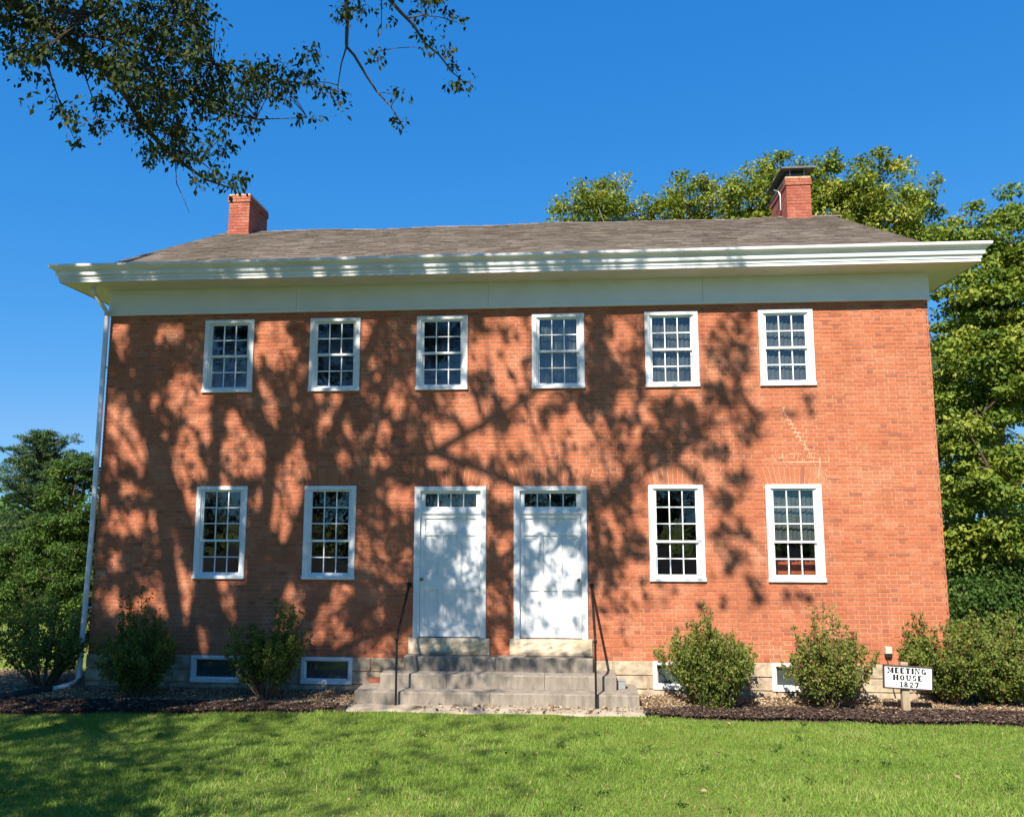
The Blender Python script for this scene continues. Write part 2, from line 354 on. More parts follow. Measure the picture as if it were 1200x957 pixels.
def sheet_with_holes(mb, y, x0, x1, z0, z1, holes, flip=False):
    xs = sorted({x0, x1, *[h[0] for h in holes], *[h[1] for h in holes]}); zs = sorted({z0, z1, *[h[2] for h in holes], *[h[3] for h in holes]})
    xs = [x for x in xs if x0 <= x <= x1]; zs = [z for z in zs if z0 <= z <= z1]
    for i in range(len(xs) - 1):
        for k in range(len(zs) - 1):
            cx, cz = (xs[i] + xs[i + 1]) / 2, (zs[k] + zs[k + 1]) / 2
            if any(h[0] < cx < h[1] and h[2] < cz < h[3] for h in holes): continue
            q = [(xs[i], y, zs[k]), (xs[i + 1], y, zs[k]), (xs[i + 1], y, zs[k + 1]), (xs[i], y, zs[k + 1])]
            mb.add(q, [(3, 2, 1, 0) if flip else (0, 1, 2, 3)])
core = MB(); RC = 0.006
allh = openings + bopen
sheet_with_holes(core, RC, -HL + RC, HW - RC, 0.0, 6.75, allh)
inner = MB(); sheet_with_holes(inner, 0.36, -HL + 0.3, HW - 0.3, 0.0, 6.75, allh, True)
for (a, b, c, d) in allh:
    for q in ([(a, RC, c), (b, RC, c), (b, .36, c), (a, .36, c)], [(a, RC, d), (a, .36, d), (b, .36, d), (b, RC, d)],
              [(a, RC, c), (a, .36, c), (a, .36, d), (a, RC, d)], [(b, RC, c), (b, RC, d), (b, .36, d), (b, .36, c)]):
        core.add(q, [(0, 1, 2, 3)])
gab = lambda s: [(s, RC, 0), (s, DEP - RC, 0), (s, DEP - RC, 7.1), (s, RIDGE_Y, RIDGE_Z - 0.12), (s, RC, 7.1)]
core.add(gab(-HL + RC), [(4, 3, 2, 1, 0)]); core.add(gab(HW - RC), [(0, 1, 2, 3, 4)])
core.add([(-HL, DEP, 0), (HW, DEP, 0), (HW, DEP, 6.9), (-HL, DEP, 6.9)], [(3, 2, 1, 0)])
wall = core.build('wall', MORTAR, house)
tag(wall, 'red brick wall in pale lime mortar')
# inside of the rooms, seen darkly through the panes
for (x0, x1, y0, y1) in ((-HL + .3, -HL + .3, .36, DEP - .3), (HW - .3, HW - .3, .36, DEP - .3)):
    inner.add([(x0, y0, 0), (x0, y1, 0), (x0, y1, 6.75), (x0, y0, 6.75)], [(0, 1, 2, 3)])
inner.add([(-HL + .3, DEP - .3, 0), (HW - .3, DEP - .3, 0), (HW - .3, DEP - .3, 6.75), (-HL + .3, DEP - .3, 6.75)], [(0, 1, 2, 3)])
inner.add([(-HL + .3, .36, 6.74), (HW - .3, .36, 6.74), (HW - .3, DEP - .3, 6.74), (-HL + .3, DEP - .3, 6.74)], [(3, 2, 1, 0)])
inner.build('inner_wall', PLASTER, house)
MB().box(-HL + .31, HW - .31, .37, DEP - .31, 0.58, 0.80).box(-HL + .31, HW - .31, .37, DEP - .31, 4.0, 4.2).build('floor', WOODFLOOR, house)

# bricks: Flemish bond on the front, running bond on the sides
def arch_half(z, hw, z0):
    return hw + 0.035 + (z - z0) / ARCH_H * 0.10
def tone_brick(header):
    if header and random.random() < 0.10: return random.uniform(0.0, 0.15)
    if random.random() < 0.03: return random.uniform(0.05, 0.2)
    return min(1, max(0.2, random.gauss(0.57, 0.18)))
bricks = []                     # (x0, x1, z0, z1, y, tone)
zc = ZB; k = 0
STR, HDR, JT = 0.213, 0.102, 0.0095
while zc < ZT - 0.01:
    z0, z1 = zc, min(zc + COURSE - JT, ZT); zm = (z0 + z1) / 2
    cuts = []
    for (a, b, c, d) in openings:
        if c - 0.004 < zm < d + 0.004: cuts.append((a, b))
        elif z1 > c and z0 < c and zm <= c - 0.004 : pass
    for x in DX:                 # stone sills below the doors
        if zm < 0.88: cuts.append((x - 0.668, x + 0.668))
    for (x, hw, za) in arches:
        if za - 0.005 < zm < za + ARCH_H: w = arch_half(zm, hw, za); cuts.append((x - w, x + w))
    cuts.sort(); free = []; p = -HL
    for a, b in cuts:
        if a > p: free.append((p, a))
        p = max(p, b)
    if p < HW: free.append((p, HW))
    x = -HL - (0.0 if k % 2 else 0.5 * (STR + HDR) + JT); hd = False
    while x < HW:
        L = HDR if hd else STR; a, b = x, x + L
        for f0, f1 in free:
            u, v = max(a, f0 + (0.0 if f0 == -HL else 0.004)), min(b, f1 - (0.0 if f1 == HW else 0.004))
            if v - u > 0.02: bricks.append((u, v, z0, z1, random.gauss(0, 0.0014), tone_brick(v - u < 0.15)))
        x += L + JT; hd = not hd
    zc += COURSE; k += 1
# those that show largest become objects of their own
cen = np.array([((b[0] + b[1]) / 2, 0, (b[2] + b[3]) / 2) for b in bricks])
dz = (cen - CAM) @ FWD
area = np.array([(b[1] - b[0]) * (b[3] - b[2]) for b in bricks]) / dz ** 2
px_, py_, _ = proj(cen)
hidden = (py_ > 690) & (((px_ > 770) & (px_ < 900)) | ((px_ > 915) & (px_ < 1200)))
order = np.argsort(-np.where(hidden, 0, area)); single = set(order[:300].tolist())
field = MB(); variants = {}
def brick_geo(mb, x0, x1, z0, z1, y, t):
    y1 = 0.03; e = 0.0025
    mb.add([(x0, y + e, z0), (x1, y + e, z0), (x1, y + e, z1), (x0, y + e, z1), (x0 + e, y, z0 + e), (x1 - e, y, z0 + e), (x1 - e, y, z1 - e), (x0 + e, y, z1 - e),
            (x0, y1, z0), (x1, y1, z0), (x1, y1, z1), (x0, y1, z1)],
           [(4, 5, 6, 7), (0, 1, 5, 4), (1, 2, 6, 5), (2, 3, 7, 6), (3, 0, 4, 7), (8, 9, 1, 0), (9, 10, 2, 1), (10, 11, 3, 2), (11, 8, 0, 3)], t)
for i, (x0, x1, z0, z1, y, t) in enumerate(bricks):
    if i in single:
        key = (round(x1 - x0, 3), round(z1 - z0, 3), round(t * 8))
        if key not in variants:
            mb = MB(); brick_geo(mb, 0, x1 - x0, 0, z1 - z0, 0, t); variants[key] = mb.mesh('brick', BRICK)
        o = link('brick', variants[key], wall); o.location = (x0, y, z0)
    else: brick_geo(field, x0, x1, z0, z1, y, t)
# gable walls
for s in (-1, 1):
    z = ZB; k = 0
    while z < RIDGE_Z - 0.1:
        z1 = z + COURSE - JT
        lim = RIDGE_Y - max(0.0, (z1 - 7.1)) / SL if z1 > 7.1 else RIDGE_Y
        y0, y1 = RIDGE_Y - lim + 0.006, RIDGE_Y + lim
        y = y0 - (0 if k % 2 else 0.11)
        while y < y1:
            a, b = max(y, y0), min(y + STR, y1)
            if b - a > 0.03:
                t = tone_brick(False); X, Xi = s * (HS(s) + random.gauss(0, .001)), s * (HS(s) - 0.03)
                v = [(X, a, z), (X, b, z), (X, b, z1), (X, a, z1), (Xi, a, z), (Xi, b, z), (Xi, b, z1), (Xi, a, z1)]
                f = [(0, 1, 2, 3), (0, 4, 5, 1), (1, 5, 6, 2), (2, 6, 7, 3), (3, 7, 4, 0)]
                if s < 0: f = [q[::-1] for q in f]
                field.add(v, f, t)
            y += STR + JT
        z += COURSE; k += 1
tag(field.build('brickwork', BRICK, wall), kind='stuff')
# flat arches of upright bricks on pale mortar
for (x, hw, za) in arches:
    zt = ZB + math.ceil((za + ARCH_H - ZB - (COURSE - JT) / 2) / COURSE) * COURSE - 0.004
    MB().add([(x - hw - .03, RC - .0025, za), (x + hw + .03, RC - .0025, za), (x + hw + .13, RC - .0025, zt), (x - hw - .13, RC - .0025, zt)], [(0, 1, 2, 3)]).build('arch_mortar', ARCHM, wall)
for (x, hw, za) in arches:
    n = int(round(2 * (hw + 0.035) / 0.068)); 
    for i in range(n):
        b0 = -hw - 0.035 + (2 * hw + 0.07) * i / n; b1 = -hw - 0.035 + (2 * hw + 0.07) * (i + 1) / n
        sc = (hw + 0.135) / (hw + 0.035); t0, t1 = b0 * sc, b1 * sc
        y = random.gauss(-0.001, 0.0012); g = 0.0062; zt = ZB + math.ceil((za + ARCH_H - ZB - (COURSE - JT) / 2) / COURSE) * COURSE - 0.010
        mb = MB(); v = [(x + b0 + g, y, za), (x + b1 - g, y, za), (x + t1 - g, y, zt), (x + t0 + g, y, zt),
                        (x + b0 + g, .03, za), (x + b1 - g, .03, za), (x + t1 - g, .03, zt), (x + t0 + g, .03, zt)]
        mb.add(v, [(0, 1, 2, 3), (0, 4, 5, 1), (1, 5, 6, 2), (2, 6, 7, 3), (3, 7, 4, 0)], tone_brick(False))
        mb.build('arch_brick', BRICK, wall)
# pale repointed crack over the right-hand lower window
cr = MB()
def joint_h(x0, x1, k, w=.008): cr.bevbox(min(x0, x1), max(x0, x1), -.0035 - random.random() * .002, .02, ZB + k * COURSE - JT / 2 - w * random.uniform(.7, 1.3), ZB + k * COURSE - JT / 2 + w * random.uniform(.7, 1.3), .002)
def joint_v(x, k, w=.008): cr.bevbox(x - w * random.uniform(.7, 1.3), x + w * random.uniform(.7, 1.3), -.0035 - random.random() * .002, .02, ZB + k * COURSE - JT, ZB + (k + 1) * COURSE, .002)
kk = lambda z: int(round((z - ZB) / COURSE))
a, b = at(919, 484, 0), at(953, 540, 0); k0, k1 = kk(a[2]), kk(b[2]); x = a[0]
for k in range(k0, k1 - 1, -1):
    t = (k0 - k) / (k0 - k1); xn = a[0] + (b[0] - a[0]) * t + random.uniform(-.03, .03)
    joint_h(x - random.uniform(0, .05), xn + random.uniform(0, .04), k + 1, random.uniform(.005, .014)); joint_v(xn, k, random.uniform(.005, .013)); x = xn
for k, (p, q) in zip((k1, k1 + 1, k1 + 2), ((908, 962), (912, 960), (925, 950))):
    x = at(p, 540, 0)[0]; xe = at(q, 540, 0)[0]
    while x < xe:
        L = random.uniform(.06, .2)
        if random.random() < .72: joint_h(x, x + L, k, random.uniform(.005, .011))
        if random.random() < .6 and k < k1 + 2: joint_v(x + L, k, random.uniform(.004, .009))
        x += L
xr = at(962, 548, 0)[0]
for k in range(k1 - 4, k1): joint_v(xr + .012 * (k - k1), k, .009)
tag(cr.build('mortar_repair', REPAIR, wall), kind='stuff')

# foundation of limestone blocks
fnd = MB().box(-HL + .02, HW - .02, RC + .02, RC + .025, -0.3, ZB - 0.002)
foundation = empty('foundation'); foundation.parent = house
fb = MB()
sheet_with_holes(fb, RC - 0.002, -HL + .015, HW - .015, -0.1, ZB - 0.004, bopen)
fb.build('bedding_mortar', MORTAR, foundation)
for (z0, z1) in ((-0.12, 0.125), (0.13, 0.33), (0.335, ZB - 0.006)):
    x = -HL - 0.02 - random.random() * 0.3
    while x < HW:
        L = random.uniform(0.55, 1.15); a, b = max(x, -HL - 0.02), min(x + L - 0.008, HW + 0.02); segs = [(a, b)]
        for (p, q, c, d) in bopen:
            if z1 > c + 0.02 and z0 < d - 0.02: segs = [s for (u, v) in segs for s in ((u, min(v, p)), (max(u, q), v)) if s[1] - s[0] > 0.04]
        for (u, v) in segs:
            mb = MB(); n = 6; zs = [z0, z0 + .012, (z0 + z1) / 2, z1 - .012, z1]
            xs = [u, u + .012] + [u + (v - u) * i / n for i in range(1, n)] + [v - .012, v]
            V = []; 
            for zi, zz in enumerate(zs):
                for xi, xx in enumerate(xs):
                    ed = zi in (0, 4) or xi in (0, len(xs) - 1)
                    V.append((xx, 0.012 if ed else -0.016 - random.random() * 0.014, zz))
            m = len(xs); F = [(j * m + i, j * m + i + 1, (j + 1) * m + i + 1, (j + 1) * m + i) for j in range(4) for i in range(m - 1)]
            mb.add(V, F); mb.build('stone', LIME, foundation)
        x += L

# windows ------------------------------------------------------------
def pane(x0, x1, z0, z1, y, parent):
    mb = MB().box(0, x1 - x0, 0, 0.004, 0, z1 - z0); o = mb.build('pane', GLASS, parent)
    o.location = (x0, y, z0); o.rotation_euler = (R(random.gauss(0, .22)), 0, R(random.gauss(0, .22))); return o
def sash(parent, x0, x1, z0, z1, y, cols, rows, stile, trail, brail):
    s = MB(); d = 0.034
    s.box(x0, x0 + stile, y, y + d, z0, z1).box(x1 - stile, x1, y, y + d, z0, z1)
    s.box(x0 + stile, x1 - stile, y + .001, y + d, z0, z0 + brail).box(x0 + stile, x1 - stile, y + .001, y + d, z1 - trail, z1)
    s.build('sash', WHITE, parent)
    gx0, gx1, gz0, gz1 = x0 + stile, x1 - stile, z0 + brail, z1 - trail; m = 0.009
    mb = MB()
    for i in range(1, cols): x = gx0 + (gx1 - gx0) * i / cols; mb.box(x - m, x + m, y + .004, y + .026, gz0 - .002, gz1 + .002)
    for j in range(1, rows): z = gz0 + (gz1 - gz0) * j / rows; mb.box(gx0 - .002, gx1 + .002, y + .006, y + .024, z - m, z + m)
    mb.build('muntin', WHITE, parent)
    for i in range(cols):
        for j in range(rows):
            a = gx0 + (gx1 - gx0) * i / cols; b = gx0 + (gx1 - gx0) * (i + 1) / cols
            c = gz0 + (gz1 - gz0) * j / rows; d2 = gz0 + (gz1 - gz0) * (j + 1) / rows
            pane(a + .001, b - .001, c + .001, d2 - .001, y + .012, parent)
def window(x, z0, z1, rows_top, rows_bot):
    hw = WW / 2; cs = 0.078; hd = 0.062; sh = 0.058
    fr = MB(); yf = -0.022
    fr.bevbox(x - hw, x - hw + cs, yf, 0.10, z0 + sh, z1 - hd, .003).bevbox(x + hw - cs, x + hw, yf, 0.10, z0 + sh, z1 - hd, .003)
    fr.bevbox(x - hw, x + hw, yf - .001, 0.10, z1 - hd, z1, .003)
    # inner stop beads
    for s in (-1, 1):
        a, b = sorted((x + s * (hw - cs), x + s * (hw - cs - 0.022))); fr.box(a, b, 0.004, 0.1, z0 + sh, z1 - hd)
    w = fr.build('window', WHITE, house)
    si = MB().bevbox(x - hw - .008, x + hw + .008, -0.040, 0.10, z0, z0 + sh, .004); si.build('sill', WHITE, w)
    x0, x1, a, b = x - hw + cs + .022, x + hw - cs - .022, z0 + sh, z1 - hd
    n = rows_top + rows_bot; zm = a + (b - a) * rows_bot / n * 1.01
    sash(w, x0, x1, zm - .02, b, 0.018, 3, rows_top, 0.026, 0.032, 0.036)
    sash(w, x0, x1, a, zm + .012, 0.056, 3, rows_bot, 0.026, 0.034, 0.045)
    return w
CURTAIN = mat_simple('grey_sheer_curtain', (0.105, 0.11, 0.11), 0.9, 0.15, 3.0)
def curtain(w, x, z0, z1, half, n=34):
    mb = MB(); V = []
    for i in range(n + 1):
        xx = x - half + 2 * half * i / n; yy = .125 + .012 * math.sin(i * 1.9) + .006 * math.sin(i * .7)
        V += [(xx, yy, z0), (xx, yy, z1), (xx, yy + .004, z1), (xx, yy + .004, z0)]
    mb.add(V, [(4 * i + a, 4 * i + 4 + a, 4 * i + 4 + b, 4 * i + b) for i in range(n) for a, b in ((0, 1), (2, 3))]); mb.build('curtain', CURTAIN, w)
for i, x in enumerate(WX_UP):
    w = window(x, UZ0, UZ1, 2, 2)
    if i > 2: curtain(w, x, UZ0 + .03, UZ1 - .03, .40)
for i, x in enumerate(WX_LO):
    w = window(x, LZ0, LZ1, 3, 2)
    if i == 3: curtain(w, x, LZ0 + .66, LZ1 - .03, .40)
for x in BX:
    hw = BW / 2; c = 0.062; fr = MB()
    fr.bevbox(x - hw, x - hw + c, -0.034, .10, BZ0 + c, BZ1 - .05, .003).bevbox(x + hw - c, x + hw, -0.034, .10, BZ0 + c, BZ1 - .05, .003)
    fr.bevbox(x - hw, x + hw, -0.035, .10, BZ1 - .05, BZ1, .003).bevbox(x - hw, x + hw, -0.045, .10, BZ0, BZ0 + c, .004)
    w = fr.build('basement_window', WHITE, house)
    MB().box(x - hw + c, x + hw - c, .004, .03, BZ0 + c, BZ0 + c + .02).box(x - hw + c, x + hw - c, .004, .03, BZ1 - .068, BZ1 - .05).box(x - hw + c, x - hw + c + .018, .004, .03, BZ0 + c, BZ1 - .05).box(x + hw - c - .018, x + hw - c, .004, .03, BZ0 + c, BZ1 - .05).build('sash', WHITE, w)
    pane(x - hw + c + .012, x + hw - c - .012, BZ0 + c + .015, BZ1 - .06, .014, w)
    MB().box(x - hw + c, x + hw - c, .032, .036, BZ0 + c, BZ1 - .05).build('screen', SCREEN, w)
# doors --------------------------------------------------------------
for di, x in enumerate(DX):
    hw = DW / 2; c = 0.097; fr = MB(); yf = -0.03
    fr.bevbox(x - hw, x - hw + c, yf, .16, DZ0, DZ1 - .075, .004).bevbox(x + hw - c, x + hw, yf, .16, DZ0, DZ1 - .075, .004)
    fr.bevbox(x - hw, x + hw, yf - .001, .16, DZ1 - .075, DZ1, .004)
    d = fr.build('door', WHITE, house)
    ix0, ix1 = x - hw + c, x + hw - c
    zt1 = DZ1 - .075; zt0 = zt1 - .345               # transom light
    MB().bevbox(ix0, ix1, 0.005, .10, zt0 - .035, zt0 + .012, .004).build('transom_bar', WHITE, d)
    t = MB(); st, tr, br = 0.075, 0.045, 0.085
    t.box(ix0, ix0 + st, .03, .07, zt0 + .012, zt1).box(ix1 - st, ix1, .03, .07, zt0 + .012, zt1)
    t.box(ix0 + st, ix1 - st, .031, .07, zt0 + .012, zt0 + br).box(ix0 + st, ix1 - st, .031, .07, zt1 - tr, zt1)
    gx0, gx1, g0, g1 = ix0 + st, ix1 - st, zt0 + br, zt1 - tr
    for i in range(1, 4): xx = gx0 + (gx1 - gx0) * i / 4; t.box(xx - .009, xx + .009, .036, .06, g0, g1)
    t.build('transom_frame', WHITE, d)
    for i in range(4): pane(gx0 + (gx1 - gx0) * i / 4 + .001, gx0 + (gx1 - gx0) * (i + 1) / 4 - .001, g0, g1, .047, d)
    if di == 0: curtain(d, x, g0 - .02, g1 + .02, .46)
    lz0, lz1 = DZ0 + .012, zt0 - .037; H = lz1 - lz0; yl = 0.028
    f = lambda q: lz1 - H * q                          # q: fraction from the top
    rails = [(0.0, .035), (.145, .175), (.50, .625), (.91, 1.0)]
    lf = MB(); s = 0.075; lw0, lw1 = ix0 + .004, ix1 - .004
    lf.box(lw0, lw0 + s, yl, yl + .045, lz0, lz1).box(lw1 - s, lw1, yl, yl + .045, lz0, lz1)
    for a, b in rails: lf.box(lw0 + s, lw1 - s, yl, yl + .045, f(b), f(a))
    m0, m1 = lw0 + s, lw1 - s; wdt = (m1 - m0 - 2 * .075) / 3
    for zz in ((.175, .50), (.625, .91)):
        for i in (0, 1): a = m0 + wdt * (i + 1) + .075 * i; lf.box(a, a + .075, yl, yl + .045, f(zz[1]), f(zz[0]))
    leaf = lf.build('door_leaf', WHITE, d)
    pn = lambda a, b, c0, c1: MB().bevbox(a, b, yl + .019, yl + .043, c0, c1, .005).build('panel', WHITE, d)
    pn(m0, m1, f(.145), f(.035))
    for zz in ((.175, .50), (.625, .91)):
        for i in range(3): a = m0 + (wdt + .075) * i; pn(a, a + wdt, f(zz[1]), f(zz[0]))
    kx = (lw0 + .035) if di == 0 else (lw1 - .04)
    kb = MB().tube([(kx, yl, f(.535)), (kx, yl - .035, f(.535)), (kx, yl - .04, f(.535)), (kx, yl - .06, f(.535)), (kx, yl - .068, f(.535))], [.014, .014, .03, .03, .012], 10)
    kb.build('knob', KNOB, d, True)
    MB().box(ix0, ix1, 0.0, .12, DZ0 - .001, DZ0 + .012).build('threshold', WOODFLOOR, d)
    # big rough sill stone under each door
    mb = MB(); xs = np.linspace(x - 0.66, x + 0.66, 15); zs = np.linspace(0.622, DZ0 - .002, 6); V = []
    for zi, zz in enumerate(zs):
        for xi, xx in enumerate(xs):
            ed = zi in (0, 5) or xi in (0, 14); V.append((xx, -0.05 + (0.012 if ed else -random.random() * 0.018), zz))
    m = 15; F = [(j * m + i, j * m + i + 1, (j + 1) * m + i + 1, (j + 1) * m + i) for j in range(5) for i in range(14)]
    o0 = len(V); V += [(x - .66, .03, .622), (x + .66, .03, .622), (x + .66, .03, DZ0 - .002), (x - .66, .03, DZ0 - .002)]
    F += [(o0, o0 + 1, 14, 0) [::1], (5 * m, 5 * m + 14, o0 + 2, o0 + 3), (0, 5 * m, o0 + 3, o0), (14, o0 + 1, o0 + 2, 5 * m + 14)]
    mb.add(V, F); mb.build('door_sill', SILLST, house)

# frieze, soffit, cornice ---------------------------------------------
fz_ = [-HL - .03, -3.55, -.2, 3.4, HW + .03]; fm_ = MB()
for a, b in zip(fz_[:-1], fz_[1:]): fm_.bevbox(a + .0015, b - .0015, -.032 - random.random() * .003, .0, 6.335, 6.80, .004)
fm_.bevbox(-HL - .035, HW + .035, -.045, -.0345, 6.335, 6.385, .003).box(-HL - .02, HW + .02, -.02, -.002, 6.34, 6.795).build('frieze', FRIEZE, house)
for s in (-1, 1):
    a, b = sorted((s * (HS(s) + .002), s * (HS(s) + .03))); MB().box(a, b, .001, 1.0, 6.335, 6.80).build('frieze', FRIEZE, house)
OH = 0.60; RET = 1.15
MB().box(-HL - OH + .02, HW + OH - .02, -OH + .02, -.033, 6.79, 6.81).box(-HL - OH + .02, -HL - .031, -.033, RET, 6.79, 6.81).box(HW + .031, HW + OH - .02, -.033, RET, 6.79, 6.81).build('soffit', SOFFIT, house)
prof = [(0, 0), (0, .05), (.014, .052), (.014, .105), (.045, .11), (.045, .118), (.05, .12), (.05, .185), (.075, .192), (.075, .204), (.095, .212), (.125, .235), (.135, .25), (.135, .285), (.11, .285), (.09, .262)]
path = [(-1, RET), (-1, None), (1, None), (1, RET)]
cb = MB(); rows = []
for o, z in prof:
    e = OH + o; zz = 6.785 + z
    rows.append([(-HL - e, RET, zz), (-HL - e, -e, zz), (HW + e, -e, zz), (HW + e, RET, zz)])
V = [p for r_ in rows for p in r_]; F = []
for i in range(len(rows) - 1):
    for j in range(3): F.append((i * 4 + j, i * 4 + j + 1, (i + 1) * 4 + j + 1, (i + 1) * 4 + j))
cb.add(V, F)
for s, j in ((-1, 0), (1, 3)):                      # close the ends of the returns
    ring = [i * 4 + j for i in range(len(rows))]; o0 = len(cb.v)
    cb.add([(s * (HS(s) + .03), RET, 6.785), (s * (HS(s) + .03), RET, 7.045)], [])
    cb.f.append(tuple(ring + [o0 + 1, o0])); cb.m.append(0)
cornice = cb.build('cornice', TRIM, house)
# little lead roofs over the returns
MB().add([(-HL - OH - .1, -OH - .1, 7.045), (-HL - OH - .1, RET, 7.045), (-HL + .0, RET, 7.14), (-HL + .0, -OH - .1, 7.05)], [(0, 1, 2, 3)]).add(
    [(HW + OH + .1, -OH - .1, 7.045), (HW + OH + .1, RET, 7.045), (HW, RET, 7.14), (HW, -OH - .1, 7.05)], [(3, 2, 1, 0)]).build('return_flashing', STEEL, house)

# roof ------------------------------------------------------------------
RX, RL = 7.08, 6.98; RS = lambda s: RX if s > 0 else RL; EY = -0.57; EZ = RIDGE_Z + (EY - RIDGE_Y) * SL
rf = MB()
for s in (1, -1):
    y0 = EY if s > 0 else 2 * RIDGE_Y - EY
    v = [(-RL, y0, EZ), (RX, y0, EZ), (RX, RIDGE_Y, RIDGE_Z), (-RL, RIDGE_Y, RIDGE_Z)]
    v += [(p[0], p[1], p[2] - .11) for p in v]
    rf.add(v, [(0, 1, 2, 3), (4, 7, 6, 5), (0, 4, 5, 1), (1, 5, 6, 2), (3, 7, 4, 0)])
roof = rf.build('roof', SHINGLE, house)
sh = MB(); nrm = np.array([0, -SL, 1.0]); nrm /= np.linalg.norm(nrm); dwn = np.array([0, -1.0, -SL]); dwn /= np.linalg.norm(dwn)
Ls = (RIDGE_Y + 0.60) * math.sqrt(1 + SL * SL); exp_ = 0.138; n = int(Ls / exp_)
sag = lambda x: 0.034 + 0.012 * math.sin(x * 0.9 + 1) + 0.012 * math.sin(x * 2.3)
for i in range(n + 1):
    d1 = Ls - i * exp_ + random.uniform(-.004, .004); x = -RL - random.random() * .3
    while x < RX:
        w = random.choice((.15, .2, .25, .3, .33)); a, b = max(x, -RL - .02), min(x + w - .004, RX + .02)
        if b - a > .03:
            lift = .012 + random.random() * .006 + random.choice((0, 0, .005)); dd = d1 + random.uniform(-.006, .006)
            P0 = np.array([0, RIDGE_Y, RIDGE_Z]) + dwn * dd; P1 = np.array([0, RIDGE_Y, RIDGE_Z]) + dwn * max(0.0, dd - exp_ - .02)
            za, zb_ = sag(a), sag(b)
            q = [P0 + nrm * (lift + za) + [a, 0, 0], P0 + nrm * (lift + zb_) + [b, 0, 0], P1 + nrm * (.004 + zb_) + [b, 0, 0], P1 + nrm * (.004 + za) + [a, 0, 0],
                 P0 + nrm * za + [a, 0, 0], P0 + nrm * zb_ + [b, 0, 0]]
            sh.add(q, [(0, 1, 2, 3), (4, 5, 1, 0)], min(1, max(0, random.gauss(.5, .22))))
        x += w
tag(sh.build('shingles', SHINGLE, roof), kind='stuff')
rc = MB(); x = -RL - .02
while x < RX:
    w = .3; zz = sag(x) + random.uniform(0, .006); z2 = RIDGE_Z + .02 + zz
    rc.add([(x, RIDGE_Y - .16, z2 - .16 * SL), (x + w, RIDGE_Y - .16, z2 - .16 * SL - .006), (x + w, RIDGE_Y, z2 - .004), (x, RIDGE_Y, z2 + .008), (x + w, RIDGE_Y + .16, z2 - .16 * SL), (x, RIDGE_Y + .16, z2 - .16 * SL)],
           [(0, 1, 2, 3), (3, 2, 4, 5)], random.random()); x += w - .02
rc.build('ridge_cap', SHINGLE, roof)
for s in (-1, 1):
    rk = MB()
    for t in (1, -1):
        y0 = .1 if t > 0 else 2 * RIDGE_Y - .1; e0 = RIDGE_Z + (.1 - RIDGE_Y) * SL
        a, b = sorted((s * (HS(s) + .005), s * (RS(s) - .004)))
        v = [(a, y0, e0 - .115), (b, y0, e0 - .115), (b, RIDGE_Y, RIDGE_Z - .115), (a, RIDGE_Y, RIDGE_Z - .115)]
        v += [(p[0], p[1], p[2] - .2) for p in v]
        rk.add(v, [(0, 1, 2, 3), (4, 7, 6, 5), (0, 4, 5, 1), (1, 5, 6, 2), (2, 6, 7, 3), (3, 7, 4, 0)])
    rk.build('rake_board', TRIM, house)

# chimneys ----------------------------------------------------------------
def chimney(x0, x1, y0, y1, ztop, capped):
    zb = RIDGE_Z - 0.75
    c = MB().box(x0 + .006, x1 - .006, y0 + .006, y1 - .006, zb, ztop - .02)
    ch = c.build('chimney', MORTAR if False else CHIM, house)
    bw = MB(); z = zb; k = 0; cs = .072
    while z < ztop - .06:
        top = z > ztop - .20; o = .022 if top else 0.0; z1 = z + cs - .008
        def run(a0, a1, fix, inner, horiz):
            p = a0 - (.0 if k % 2 else .1)
            while p < a1:
                u, v = max(p, a0), min(p + .2, a1)
                if v - u > .02:
                    t = min(1, max(0, random.gauss(.55, .22)))
                    if horiz: bw.box(u, v, min(fix, inner), max(fix, inner), z, z1, t)
                    else: bw.box(min(fix, inner), max(fix, inner), u, v, z, z1, t)
                p += .208
        j = lambda: random.gauss(0, .0015)
        run(x0 - o, x1 + o, y0 - o + j(), y0 + .04, True); run(x0 - o, x1 + o, y1 + o, y1 - .04, True)
        run(y0 - o + .003, y1 + o - .003, x0 - o + .002 + j(), x0 + .04, False); run(y0 - o + .003, y1 + o - .003, x1 + o - .002 + j(), x1 - .04, False)
        z += cs; k += 1
    tag(bw.build('chimney_brickwork', CHIM, ch), kind='stuff')
    fz = RIDGE_Z + (y0 - RIDGE_Y) * SL
    MB().box(x0 - .012, x1 + .012, y0 - .012, y1 + .012, zb + .1, fz + .10).build('flashing', CHIM, ch)
    MB().bevbox(x0 - .01, x1 + .01, y0 - .01, y1 + .01, z, z + .055, .01).build('mortar_crown', REPAIR, ch)
    if capped:
        zt = z + .055
        lg = MB()
        for lx in (x0 + .1, x1 - .12):
            for ly in (y0 + .05, (y0 + y1) / 2, y1 - .05): lg.box(lx, lx + .02, ly, ly + .02, zt - .01, zt + .17)
        lg.build('cap_leg', GALV, ch)
        e = .11; cp = MB()
        cp.box(x0 - e, x1 + e, y0 - e, y1 + e, zt + .165, zt + .185)
        cp.box(x0 - e, x1 + e, y0 - e - .004, y0 - e, zt + .15, zt + .19)
        cp.build('chimney_cap', STEEL, ch)
        MB().box(x0 + .05, x1 - .05, y0 + .1, y1 - .1, zt, zt + .12).build('flue_screen', STEEL, ch)
        MB().tube([(x0 - .14, y0 + .5, zt - .10), (x0 - .06, y0 + .44, zt - .16), (x0 - .03, y0 + .42, zt - .25), (x0 - .03, y0 + .42, zt - .62)], .014, 6).build('cable', GALV, ch)
    return ch
chimney(-6.79, -6.30, 4.25, 5.35, 10.34, False)
chimney(6.0, 6.53, 4.25, 5.62, 10.30, True)
